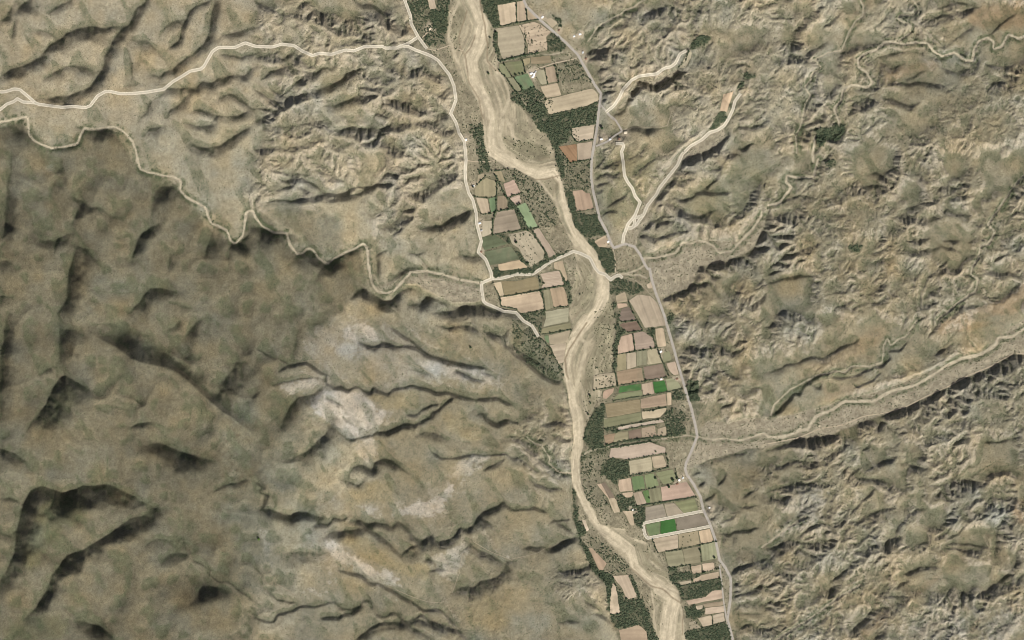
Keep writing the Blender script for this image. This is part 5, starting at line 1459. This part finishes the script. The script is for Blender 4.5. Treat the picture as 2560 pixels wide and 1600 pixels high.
# hue drift
hue = fbm(S, 26, 3, 231)
rgb *= (1+.06*n40+.035*n12+.035*n4)[...,None]
rgb[...,0] *= 1+.035*hue; rgb[...,2] *= 1-.05*hue
VEG_SHADE = np.array((.058,.076,.040), np.float32)  # shrub green, also the shadow tone put into the hollows
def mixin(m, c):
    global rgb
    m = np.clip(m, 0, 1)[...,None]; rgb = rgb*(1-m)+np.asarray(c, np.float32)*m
# shrubs follow the drainage
flow = np.log10(np.maximum(blur(T['A'], .6), 40))
vg = smooth(3.5, 4.8, flow)*np.clip(.25+.6*smooth(.1, .6, bad), 0, 1)*(~T['base'])
vg *= np.clip(.65+.4*n12, 0, 1)
mixin(.8*vg, VEG_SHADE)
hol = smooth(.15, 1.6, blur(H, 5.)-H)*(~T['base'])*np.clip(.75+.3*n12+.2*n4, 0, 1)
mixin(.5*hol, VEG_SHADE)  # green shadow tone painted into hollows of the land, besides their scrub
wd = dist_to(T['wash'] > .5)
# valley floor, side floors
val = T['valley']*(1-T['river']); flo = T['floors']*(1-T['valley'])
mixin(blur(val, .6)*.85, (.222,.200,.140)); mixin(blur(flo, 1.)*.8, (.285,.255,.190))
rgb *= (1+(.16*n4+.05*n12)*np.clip(val+flo, 0, 1))[...,None]
side = smooth(7.5, 2.5, wd)*smooth(.6, 1.6, wd)*(1-T['river'])
mixin(side*np.clip(.42+.35*n4+.2*n12, 0, .8), VEG_SHADE*1.15)
mixin(blur(T['wash'], .4)*.92, (.405,.362,.272))
# woodland floor
wood = np.zeros(S, np.float32); dens = np.zeros(S, np.float32)
for sh, d, pts in rows(WOODS):
    p = wobble_line(np.vstack((to_grid(sheet_pts(sh, pts)), to_grid(sheet_pts(sh, pts))[:1])), .5, int(len(pts)), 2.5)
    m = blur(poly_mask(p), 1.6); m = smooth(.12, .78, m+.16*n4*(m > .05)+.10*n12*(m > .05)); dens = np.maximum(dens, m*float(d))
keep = 1-T['river']*.0
mixin(np.maximum(blur(dens, .7), 0)**1.2*.92, (.062,.074,.044))
# uncultivated margins between the plots
fm = np.zeros(S, np.float32)
for sh, kind, pts, label in rows(FIELDS): fm = np.maximum(fm, poly_mask(to_grid(sheet_pts(sh, pts))))
mg = smooth(.10, .5, blur(fm, 4.))*(1-T['river'])
mixin(.72*mg*np.clip(.8+.3*n4, 0, 1), (.085,.090,.052))
# worn yards round the houses
for sh, pos, dim, roof, label in rows(HOUSES):
    q = to_grid(sheet_pts(sh, pos))[0]; yy_, xx_ = np.mgrid[0:GH, 0:GW]
    dd = np.hypot(xx_-q[0], yy_-q[1])
    mixin(.75*smooth(7.5, 3., dd+1.6*n4+1.2*n12)*(1-T['river']), (.37,.32,.24))
# riverbed
rv = T['river']
rw, re_ = multi_pts(RIVER_W), multi_pts(RIVER_E)
mid = to_grid(multi_pts(THREAD))
tw = np.array([float(v) for v in THREAD_W.split()])
f = line_field(mid, 95)
win, d, sd, tt, L = f
fl = np.clip(tt, 0, None); across = np.clip(d*sd+100, 0, 198)
st = fbm((200, 1800), (70, 5.), 3, 301, .65)
st2 = fbm((200, 1800), (16, 1.4), 2, 311)
def lookup(a): 
    yi = np.clip(across, 0, 197).astype(int); xi = np.clip(fl, 0, 1790).astype(int); return a[yi, xi]
sa = lookup(st); sb_ = lookup(st2)
seg = np.concatenate(([0], np.cumsum(np.hypot(*np.diff(mid, axis=0).T))))
tw = np.resize(tw, len(seg)) if len(tw) != len(seg) else tw
hw = np.interp(tt, seg, tw)*.50
core = 1-smooth(hw*.75, hw*1.15+1, d+1.2*sa)
sand = np.zeros(S+(3,), np.float32); sand[:] = (.270,.232,.165)
bar = smooth(-.3, 1.0, sa)
sand[win] = np.array((.36,.305,.218))*(1-bar[...,None])+np.array((.245,.215,.150))*bar[...,None]
bars = np.zeros(S, np.float32)
for sh, a_, pts in rows(BARS):
    m = blur(poly_mask(to_grid(sheet_pts(sh, pts))), 2.5); bars = np.maximum(bars, smooth(.2, .75, m+(.14*n4+.10*n12)*(m > .03))*float(a_))
bm_ = (.8*bars)[...,None]; sand = sand*(1-bm_)+np.array((.205,.182,.122))*(1+.10*n4+.08*n12)[...,None]*bm_
br_ = fbm((200, 1800), (95, 9.), 2, 331); br2 = lookup(br_)
thin = (1-smooth(.03, .16, np.abs(br2)))*smooth(-.2, .6, lookup(fbm((200, 1800), (60, 25), 2, 341)))
lite = (1-smooth(.05, .28, np.abs(br2-.55)))
t3 = (.55*lite)[...,None]; sand[win] = sand[win]*(1-t3)+np.array((.42,.355,.262))*t3
cm = core[...,None]; sand[win] = sand[win]*(1-cm)+np.array((.465,.392,.288))*cm
sand[win] *= (1+.07*sa+.11*sb_)[...,None]
t3 = (.42*thin)[...,None]; sand[win] = sand[win]*(1-t3)+np.array((.205,.165,.112))*t3
for sh, w, pts in rows(SIDE_THREADS):
    p = wobble_line(to_grid(sheet_pts(sh, pts)), .8, 41); g = line_field(p, 12)
    if g is None: continue
    q = 1-smooth(float(w)/(2*U)-.4, float(w)/(2*U)+1.4, g[1]); q = q[...,None]*.8; sand[g[0]] = sand[g[0]]*(1-q)+np.array((.44,.372,.272))*q
for i, (sh, w, pts) in enumerate(rows(DARK_THREADS)):
    p = wobble_line(to_grid(sheet_pts(sh, pts)), .4, 43+i); g = line_field(p, 5)
    if g is None: continue
    q = 1-smooth(float(w)/(2*U)-.2, float(w)/(2*U)+1.0, g[1]); q = q[...,None]*.85; sand[g[0]] = sand[g[0]]*(1-q)+np.array((.225,.175,.118))*q
sand = sand*np.array((.96,1.0,1.0))*(1+.07*n4+.05*n12)[...,None]
rvb = blur(rv, .45)[...,None]
sand = sand*(1-.6*(dens**1.2)[...,None])+np.array((.155,.150,.095))*(.6*(dens**1.2)[...,None])
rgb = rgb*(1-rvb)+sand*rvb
rgb *= np.array((1.005, 1.0, .985), np.float32)
# fine speckle of single small shrubs and stones
r2 = np.random.default_rng(5)
spk = r2.standard_normal(S)
amp = .10*(1-rv*.5)
rgb *= np.clip(1+amp*spk, .6, 1.4)[...,None].astype(np.float32)
ed = np.minimum(np.minimum(np.arange(GW), np.arange(GW)[::-1])[None,:], np.minimum(np.arange(GH), np.arange(GH)[::-1])[:,None])
far = smooth(26, 12, ed)[...,None]; rgb = rgb*(1-far)+np.array((.20,.182,.125))*far        # plain ground out to the horizon
rgb = np.clip(rgb, .02, .8)
T['dens'] = dens

xs = np.arange(GW, dtype=np.float64); ys = np.arange(GH, dtype=np.float64)
def stretch(c, n):                       # the outermost cells widen towards the horizon
    w = np.zeros_like(c); k = 26
    lo = np.maximum(k-c, 0); hi = np.maximum(c-(n-1-k), 0)
    return (hi**3-lo**3)*.09
WX = gx_world(xs+stretch(xs, GW)); WY = gy_world(ys+stretch(ys, GH))
VX, VY = np.meshgrid(WX, WY)
verts = np.column_stack((VX.ravel(), VY.ravel(), H.ravel()))
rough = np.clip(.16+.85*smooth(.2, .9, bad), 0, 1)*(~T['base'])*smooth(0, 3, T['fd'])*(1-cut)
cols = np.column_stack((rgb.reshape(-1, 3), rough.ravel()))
idx = np.arange(GW*GH, dtype=np.int32).reshape(GH, GW)
quads = np.stack((idx[1:,:-1], idx[1:,1:], idx[:-1,1:], idx[:-1,:-1]), -1)
cell = lambda m: (m[:-1,:-1]+m[1:,:-1]+m[:-1,1:]+m[1:,1:])/4
cr = cell(T['river']) > .5; cw = (cell(np.maximum(T['wash'], T['floors'])) > .5) & ~cr; cv = (cell(T['valley']) > .5) & ~cr & ~cw
def sub_land(name, mask, mat):
    q = quads[mask]; u, inv = np.unique(q, return_inverse=True)
    o = link_mesh(name, verts[u], inv.reshape(q.shape), mat, color=cols[u]); o['kind'] = 'structure'
    return o
sub_land('hills', ~(cr | cw | cv), M_GROUND)
sub_land('valley_floor', cv, M_GROUND)
sub_land('dry_wash', cw, M_GROUND)
sub_land('riverbed', cr, M_SAND)

# ---------------------------------------------------------------- roads
def ribbon(name, p_map, cols_at, offs, lift, seed, amp=.1, step=6.0):
    w = wobble_line(map_world(p_map), amp, seed, step)
    if len(w) < 3: return None
    t = np.gradient(w, axis=0); t /= np.maximum(np.hypot(*t.T)[:,None], 1e-6)
    for _ in range(2): t[1:-1] = (t[:-2]+2*t[1:-1]+t[2:])/4
    t /= np.maximum(np.hypot(*t.T)[:,None], 1e-6)
    nrm = np.column_stack((-t[:,1], t[:,0]))
    k = len(offs); n = len(w)
    V = np.empty((n, k, 3)); Cc = np.empty((n, k, 3)); rr = np.random.default_rng(seed)
    for j, o in enumerate(offs):
        q = w+nrm*(o*(1+.05*rr.standard_normal(n)))[:,None]
        V[:,j,:2] = q; V[:,j,2] = sample(H, q[:,0], q[:,1])+lift
        Cc[:,j] = np.array(cols_at[j])*(1+.05*rr.standard_normal(n))[:,None]
    V[:,:,2] = np.maximum(V[:,:,2], V[:,:,2].mean(1)[:,None]-.2)
    i = np.arange(n*k).reshape(n, k)
    F = np.stack((i[:-1,1:], i[:-1,:-1], i[1:,:-1], i[1:,1:]), -1).reshape(-1, 4)
    o = link_mesh(name, V.reshape(-1,3), F, M_ROAD, color=Cc.reshape(-1,3)); o['kind'] = 'structure'
    return o
EDGE = (.60,.555,.455); MIDC = (.43,.395,.315)
for i, p in enumerate(road_lines):
    ribbon('dirt_road', p, [EDGE, EDGE, MIDC, MIDC, EDGE, EDGE], [-9.4, -6.4, -5.4, 5.4, 6.4, 9.4], 1.7+.05*i, 700+i)
for i, (w, p) in enumerate(paved_lines):
    a = w*.86
    G0 = (.34,.30,.24); G1 = (.355,.33,.29)
    ribbon('paved_road', p, [G0, G1, G1, G1, G0], [-a*1.15, -a*.75, 0, a*.75, a*1.15], 1.3+.04*i, 740+i)
for i, (w, p) in enumerate(track_lines):
    a = w*1.15
    tc = (.43,.365,.265) if w >= 3 else (.30,.262,.19)
    ribbon('track', p, [tuple(v*.85 for v in tc), tc, tuple(v*.85 for v in tc)], [-a, 0, a], 1.0+.012*i, 770+i, .5)

# ---------------------------------------------------------------- fields
FC = dict(tan=(.455,.345,.235), tan2=(.415,.322,.218), beige=(.365,.288,.195), beige2=(.350,.300,.195), pink=(.410,.300,.218), pstripe=(.450,.345,.25),
    brown=(.27,.20,.128), brown2=(.325,.248,.172), dbrown=(.20,.148,.104), dbrown2=(.198,.135,.098), redb=(.275,.17,.102), redt=(.385,.262,.175),
    olivb=(.29,.24,.148), olive=(.245,.215,.130), dolive=(.130,.138,.076), green=(.105,.165,.062), green2=(.205,.200,.108), green3=(.165,.205,.105),
    lgreen=(.245,.295,.160), lolive=(.27,.265,.155), vgreen=(.070,.145,.050), vgreen2=(.045,.118,.032), pgreen=(.15,.185,.085), pgreen2=(.19,.20,.105),
    bstripe=(.26,.198,.118), greyb=(.275,.218,.162), greyb2=(.215,.168,.122), cream=(.50,.395,.295), scrubt=(.375,.310,.212))
fieldmask = np.zeros(S, np.float32)
def clip_grid(poly, ang, sx, sy):
    """a polygon sheet cut by a regular grid"""
    bm = bmesh.new()
    vs_ = [bm.verts.new((x, y, 0)) for x, y in poly]
    f = bm.faces.new(vs_); 
    if f.normal.z == 0: f.normal_update()
    if f.normal.z < 0: f.normal_flip()
    bmesh.ops.triangulate(bm, faces=bm.faces[:])
    for a, s in ((ang, sx), (ang+math.pi/2, sy)):
        nv = Vector((-math.sin(a), math.cos(a), 0))
        pr = poly@np.array((nv.x, nv.y))
        for v in np.arange(pr.min()+s*.7, pr.max()-s*.3, s):
            bmesh.ops.bisect_plane(bm, geom=bm.verts[:]+bm.edges[:]+bm.faces[:], plane_co=nv*float(v), plane_no=nv)
    return bm
for i, (sh, kind, pts, label) in enumerate(rows(FIELDS)):
    pm = sheet_pts(sh, pts); w = map_world(pm)
    fieldmask = np.maximum(fieldmask, poly_mask(to_grid(pm)))
    closed = np.vstack((w, w[:1]))
    # uneven hand-ploughed edge
    e = wobble_line(closed, 1.1, 900+i, 11.0)[:-1]
    ed = np.diff(closed, axis=0); ln = np.hypot(*ed.T); kmax = np.argmax(ln); ang = math.atan2(ed[kmax,1], ed[kmax,0])
    stripe = kind in ('pstripe', 'bstripe')
    bm = clip_grid(e, ang, 3.2 if stripe else 8.0, 30.0 if stripe else 8.0)
    cx, cy = w.mean(0)
    o_ = bpy.data.objects.new('field', bpy.data.meshes.new('field'))
    me = o_.data; bm.to_mesh(me); bm.free()
    n = len(me.vertices); co = np.empty(n*3, np.float32); me.vertices.foreach_get('co', co); co = co.reshape(-1, 3)
    co[:,2] = sample(H, co[:,0], co[:,1])+1.0+.002*i
    u = (co[:,0]-cx)*math.cos(ang)+(co[:,1]-cy)*math.sin(ang); v = -(co[:,0]-cx)*math.sin(ang)+(co[:,1]-cy)*math.cos(ang)
    rr = np.random.default_rng(1000+i)
    na = fbm((90, 90), 20, 4, 1100+i, .65); nb = vnoise((90, 200), (90, 1.3), 1200+i)
    gi = lambda a, x, y: a[np.clip(y, 0, a.shape[0]-1).astype(int), np.clip(x, 0, a.shape[1]-1).astype(int)]
    va = gi(na, (u+400)/9, (v+400)/9); vb = gi(nb, u/4+100, v/6+45)
    base = np.array(FC[kind])[None]*np.array((.92,.99,1.05))*(1+.10*va+.085*vb)[:,None]
    base = base*np.array((1+.03*rr.standard_normal(), 1, 1+.03*rr.standard_normal()))[None]
    st_ = smooth(.7, 1.9, gi(fbm((90, 90), 9, 3, 1400+i), (u+400)/9, (v+400)/9))*.35
    base = base*(1-st_[:,None])+np.array((.20,.175,.118))[None]*st_[:,None]
    if stripe:
        s_ = .5+.5*np.sin(v*2*math.pi/9.2)
        dk = (.29,.215,.16) if kind == 'pstripe' else (.21,.175,.098)
        base = base*(1-.62*s_[:,None])+np.array(dk)[None]*(.62*s_[:,None])
        co[:,2] += .12*np.cos(v*2*math.pi/9.2)
    if kind in ('pgreen', 'pgreen2', 'vgreen', 'scrubt', 'green'):
        q = smooth(.0, 1.1, gi(fbm((90, 90), 12, 3, 1300+i), (u+400)/9, (v+400)/9))*(.75 if kind[0] == 'p' else .35)
        base = base*(1-q[:,None])+np.array((.34,.285,.19) if kind != 'scrubt' else (.22,.19,.12))[None]*q[:,None]
    me.vertices.foreach_set('co', co.ravel()); set_soil(me, np.clip(base, .015, .8))
    for pl in me.polygons: pl.use_smooth = True
    me.materials.append(M_FIELD); COL.objects.link(o_); me.update()
    tag(o_, label, 'field', 'farm fields along the river')

# ---------------------------------------------------------------- houses
def box_bm(bm, x0, x1, y0, y1, z0, z1):
    v = [bm.verts.new(p) for p in ((x0,y0,z0),(x1,y0,z0),(x1,y1,z0),(x0,y1,z0),(x0,y0,z1),(x1,y0,z1),(x1,y1,z1),(x0,y1,z1))]
    for f in ((3,2,1,0),(4,5,6,7),(0,1,5,4),(1,2,6,5),(2,3,7,6),(3,0,4,7)): bm.faces.new([v[k] for k in f])
for i, (sh, pos, dim, roof, label) in enumerate(rows(HOUSES)):
    (x, y), = map_world(sheet_pts(sh, pos)); L_, W_, rot = [float(v) for v in dim.split()]
    L_ *= 1.15; W_ *= 1.15
    e = bpy.data.objects.new('house', None); COL.objects.link(e); e.empty_display_size = 3
    z = float(sample(H, x, y))+.8; e.location = (x, y, z); e.rotation_euler = (0, 0, math.radians(rot))
    tag(e, label, 'house', 'houses and huts along the valley roads')
    a, b, hh = L_/2, W_/2, 3.2
    bm = bmesh.new(); box_bm(bm, -a, a, -b, b, -1.5, hh)
    gl = [bm.verts.new(p) for p in ((-a,-b,hh+.002),(-a,b,hh+.002),(-a,0,hh+1.7))]; bm.faces.new(gl[::-1])
    gr = [bm.verts.new(p) for p in ((a,-b,hh+.002),(a,b,hh+.002),(a,0,hh+1.7))]; bm.faces.new(gr)
    part('wall', bm_mesh('wall', bm), M_WALL, e)
    bm = bmesh.new(); ov = .6
    for s in (-1, 1):
        p = [(-a-ov, s*(b+ov), hh-.25), (a+ov, s*(b+ov), hh-.25), (a+ov, 0, hh+1.85), (-a-ov, 0, hh+1.85)]
        lo = [bm.verts.new(q) for q in p]; hi = [bm.verts.new((q[0], q[1], q[2]+.18)) for q in p]
        bm.faces.new(hi if s < 0 else hi[::-1]); bm.faces.new(lo[::-1] if s < 0 else lo)
        for k in range(4):
            if k == 2: continue
            q = [lo[k], lo[(k+1)%4], hi[(k+1)%4], hi[k]]; bm.faces.new(q if s < 0 else q[::-1])
    part('roof', bm_mesh('roof', bm), ROOF[roof], e)
    bm = bmesh.new(); box_bm(bm, -.5, .5, -.06, .06, 0, 2.1)
    part('door', bm_mesh('door', bm), M_DOOR, e, (-a*.2, -b-.05, .05))
    for wx in (-.65, .45):
        bm = bmesh.new(); box_bm(bm, -.6, .6, -.05, .05, 0, 1.1)
        part('window', bm_mesh('window', bm), M_PANE, e, (a*wx, -b-.04, 1.0))
# round white tank at the southern farm
def tank(sh, pos, r, hgt, label):
    (x, y), = map_world(sheet_pts(sh, pos))
    e = bpy.data.objects.new('water_tank', None); COL.objects.link(e); e.location = (x, y, float(sample(H, x, y))+.8); tag(e, label, 'water tank')
    bm = bmesh.new(); bmesh.ops.create_cone(bm, cap_ends=True, segments=24, radius1=r, radius2=r, depth=hgt)
    part('tank_body', bm_mesh('tank_body', bm), M_METAL, e, (0, 0, hgt/2))
    bm = bmesh.new(); bmesh.ops.create_cone(bm, cap_ends=True, segments=24, radius1=r*1.03, radius2=r*.2, depth=1.0)
    part('tank_lid', bm_mesh('tank_lid', bm), M_METAL, e, (0, 0, hgt+.52))
tank('m5', '1605,1113', 7.5, 6, 'round white water tank among trees at the southern farm')

# ---------------------------------------------------------------- trees
def crown_mesh(seed, sub=2):
    bm = bmesh.new(); bmesh.ops.create_icosphere(bm, subdivisions=sub, radius=1)
    rr = np.random.default_rng(seed)
    dirs = rr.standard_normal((9, 3)); dirs /= np.linalg.norm(dirs, axis=1)[:,None]; am = rr.uniform(-.3, .3, 9)
    for v in bm.verts:
        p = np.array(v.co); k = 1+sum(a*max(0, p@d)**3 for a, d in zip(am, dirs))+rr.uniform(-.1, .1)
        v.co = Vector((p[0]*k, p[1]*k, p[2]*k*.8))
    me = bm_mesh('crown', bm); me.materials.append(M_TREE); return me
CROWNS = [crown_mesh(s) for s in range(5)]
bm = bmesh.new(); bmesh.ops.create_cone(bm, cap_ends=True, segments=6, radius1=.10, radius2=.05, depth=1.0); TRUNK = bm_mesh('trunk', bm); TRUNK.materials.append(M_BARK)
proto = None
def plant(x, y, r, label, group=None, k=0):
    e = bpy.data.objects.new('tree', None); COL.objects.link(e); e.empty_display_size = 2
    e.location = (x, y, float(sample(H, x, y))+.5); e.rotation_euler = (0, 0, k*1.7)
    tag(e, label, 'tree', group)
    c = bpy.data.objects.new('crown', CROWNS[k % 5]); COL.objects.link(c); c.parent = e; c.location = (0, 0, r*1.25); c.scale = (r, r, r)
    if label.startswith('bright green'): c.material_slots[0].link = 'OBJECT'; c.material_slots[0].material = M_LIME
    t = bpy.data.objects.new('trunk', TRUNK); COL.objects.link(t); t.parent = e; t.location = (0, 0, r*.4); t.scale = (r, r, r)
nt_ = 0
for sh, pos, r, label in rows(LONE_TREES):
    (x, y), = map_world(sheet_pts(sh, pos)); plant(x, y, float(r)*1.1, label, None, nt_); nt_ += 1
rh = np.random.default_rng(77)
hedge_rest = []; cand = []
for hi_, (sh, w, pts, where) in enumerate(rows(HEDGES)):
    w = float(w); p = wobble_line(map_world(sheet_pts(sh, pts)), .8, 1500+hi_, 5.5)
    reps = max(1, int(round(w/4)))
    row = []
    for q in p:
        for _ in range(reps):
            if rh.random() < (.9 if w > 3.5 else .66):
                j = rh.standard_normal(2)*w*.42
                row.append((q[0]+j[0], q[1]+j[1], rh.uniform(2.6, 4.0)+.28*w*rh.random()))
    cand.append((where, row))
budget = 300-nt_; per = budget/len(cand); used = 0
for hi_, (where, row) in enumerate(cand):
    take = int((hi_+1)*per)-used; used += take
    a = np.array(row); ew = np.ptp(a[:,0]) > np.ptp(a[:,1])
    row = [row[k] for k in (np.argsort(a[:,0]) if ew else np.argsort(-a[:,1]))]
    A_, B_ = ('west', 'east') if ew else ('north', 'south')
    names = {4: (A_+'most tree', 'tree '+A_+' of centre', 'tree '+B_+' of centre', B_+'most tree'),
             5: (A_+'most tree', 'tree '+A_+' of centre', 'middle tree', 'tree '+B_+' of centre', B_+'most tree')}.get(take) or (A_+'most tree', 'middle tree', B_+'most tree')[:take]
    chosen = set()
    for k, nm in enumerate(names):
        j = int(round(k/max(len(names)-1, 1)*(len(row)-1)))
        if 0 < k < len(names)-1:
            j = max(range(max(1, j-3), min(len(row)-1, j+4)), key=lambda t: row[t][2])
        if j in chosen: continue
        chosen.add(j); x, y, r = row[j]
        plant(x, y, r*1.12, nm+' '+where, 'trees '+where, nt_); nt_ += 1
    hedge_rest += [row[j] for j in range(len(row)) if j not in chosen]

def scatter(name, P, mat):
    """many small plants: points carrying leaf clumps through geometry nodes"""
    P = np.asarray(P, np.float32)
    me = bpy.data.meshes.new(name); me.vertices.add(len(P)); me.vertices.foreach_set('co', np.ascontiguousarray(P[:,:3]).ravel())
    for nm, col in (('size', P[:,3]), ('tint', P[:,4])):
        a = me.attributes.new(nm, 'FLOAT', 'POINT'); a.data.foreach_set('value', np.ascontiguousarray(col))
    me.update()
    o = bpy.data.objects.new(name, me); COL.objects.link(o); o['kind'] = 'stuff'
    g = bpy.data.node_groups.new(name+'_plants', 'GeometryNodeTree')
    g.interface.new_socket('Geometry', in_out='INPUT', socket_type='NodeSocketGeometry'); g.interface.new_socket('Geometry', in_out='OUTPUT', socket_type='NodeSocketGeometry')
    N = g.nodes.new; Lk = g.links.new
    gi_, go = N('NodeGroupInput'), N('NodeGroupOutput')
    ico = N('GeometryNodeMeshIcoSphere'); ico.inputs['Subdivisions'].default_value = 2; ico.inputs['Radius'].default_value = 1
    sp = N('GeometryNodeSetPosition'); nz = N('ShaderNodeTexNoise'); nz.inputs['Scale'].default_value = 1.9; nz.inputs['Detail'].default_value = 2
    ps = N('GeometryNodeInputPosition'); vm = N('ShaderNodeVectorMath'); vm.operation = 'SCALE'
    mm = N('ShaderNodeMath'); mm.operation = 'MULTIPLY_ADD'; mm.inputs[1].default_value = 1.5; mm.inputs[2].default_value = -.75
    Lk(nz.outputs['Fac'], mm.inputs[0]); Lk(ps.outputs[0], vm.inputs[0]); Lk(mm.outputs[0], vm.inputs['Scale'])
    Lk(ico.outputs['Mesh'], sp.inputs['Geometry']); Lk(vm.outputs[0], sp.inputs['Offset'])
    sm = N('GeometryNodeSetMaterial'); sm.inputs['Material'].default_value = mat; Lk(sp.outputs[0], sm.inputs[0])
    inst = N('GeometryNodeInstanceOnPoints'); Lk(gi_.outputs[0], inst.inputs['Points']); Lk(sm.outputs[0], inst.inputs['Instance'])
    na_ = N('GeometryNodeInputNamedAttribute'); na_.data_type = 'FLOAT'; na_.inputs['Name'].default_value = 'size'
    cx_ = N('ShaderNodeCombineXYZ'); mz = N('ShaderNodeMath'); mz.operation = 'MULTIPLY'; mz.inputs[1].default_value = .75
    Lk(na_.outputs['Attribute'], cx_.inputs[0]); Lk(na_.outputs['Attribute'], cx_.inputs[1]); Lk(na_.outputs['Attribute'], mz.inputs[0]); Lk(mz.outputs[0], cx_.inputs[2])
    Lk(cx_.outputs[0], inst.inputs['Scale'])
    rv_ = N('FunctionNodeRandomValue'); rv_.data_type = 'FLOAT_VECTOR'; rv_.inputs[1].default_value = (.3, .3, 6.28); Lk(rv_.outputs[0], inst.inputs['Rotation'])
    Lk(inst.outputs[0], go.inputs[0])
    md = o.modifiers.new('plants', 'NODES'); md.node_group = g
    return o
def spread(den, rmin, rmax, seed, lift=.25):
    r = np.random.default_rng(seed); n = r.poisson(np.clip(den, 0, 4)); yy, xx = np.nonzero(n)
    k = n[yy, xx]; yy = np.repeat(yy, k); xx = np.repeat(xx, k)
    fx = xx+r.uniform(-.5, .5, len(xx)); fy = yy+r.uniform(-.5, .5, len(xx))
    x, y = gx_world(fx), gy_world(fy); s = r.uniform(rmin, rmax, len(x))*(1+.5*(r.random(len(x)) < .08))
    return np.column_stack((x, y, sample(H, x, y)+s*lift, s, r.random(len(x))))
inside = np.zeros(S, np.float32); inside[MARG-8:-MARG+8, MARG-8:-MARG+8] = 1
free = inside*(1-smooth(.05, .5, fieldmask))*smooth(.7, 1.8, nearroad)
clump = np.clip(.72+.6*n4+.35*n12, .03, 2)
wd_den = np.where(dens > .5, dens, dens*.35)*.86*free*(1-.9*rv)
W_ = spread(wd_den*np.clip(clump+.12, .2, 1.6), 2.6, 5.2, 2001)
scatter('riverside_woodland', W_, M_WOOD)
sc_h = (.16+.5*vg+.3*hol)*(~T['base'])*clump*free
sc = .17*np.clip(val+flo, 0, 1)*(1-rv)+np.where(dens <= .5, dens, dens*.3)*.62*(1-.3*rv)+.12*bars*rv+.30*side+.32*vg
sc = sc*clump*free*(1-.8*smooth(.3, .8, T['wash']))
S_ = np.vstack((spread(sc*.64, 1.4, 3.2, 2002), spread(sc_h*.64, .9, 2.1, 2004)))
dt = np.zeros(S, np.float32)
for sh, d, pts in rows(DOTS): dt = np.maximum(dt, poly_mask(to_grid(sheet_pts(sh, pts)))*float(d))
D_ = spread(dt*inside*np.clip(clump, .3, 2), 1.8, 3.6, 2003); D_[:,4] *= .4; D_[:,2] += 1.0
scatter('desert_scrub', np.vstack((S_, D_)), M_SCRUB)
hr = np.array(hedge_rest); hz = sample(H, hr[:,0], hr[:,1])+hr[:,2]*.3+.8
scatter('hedgerow_trees', np.column_stack((hr[:,0], hr[:,1], hz, hr[:,2], rh.random(len(hr)))), M_WOOD)
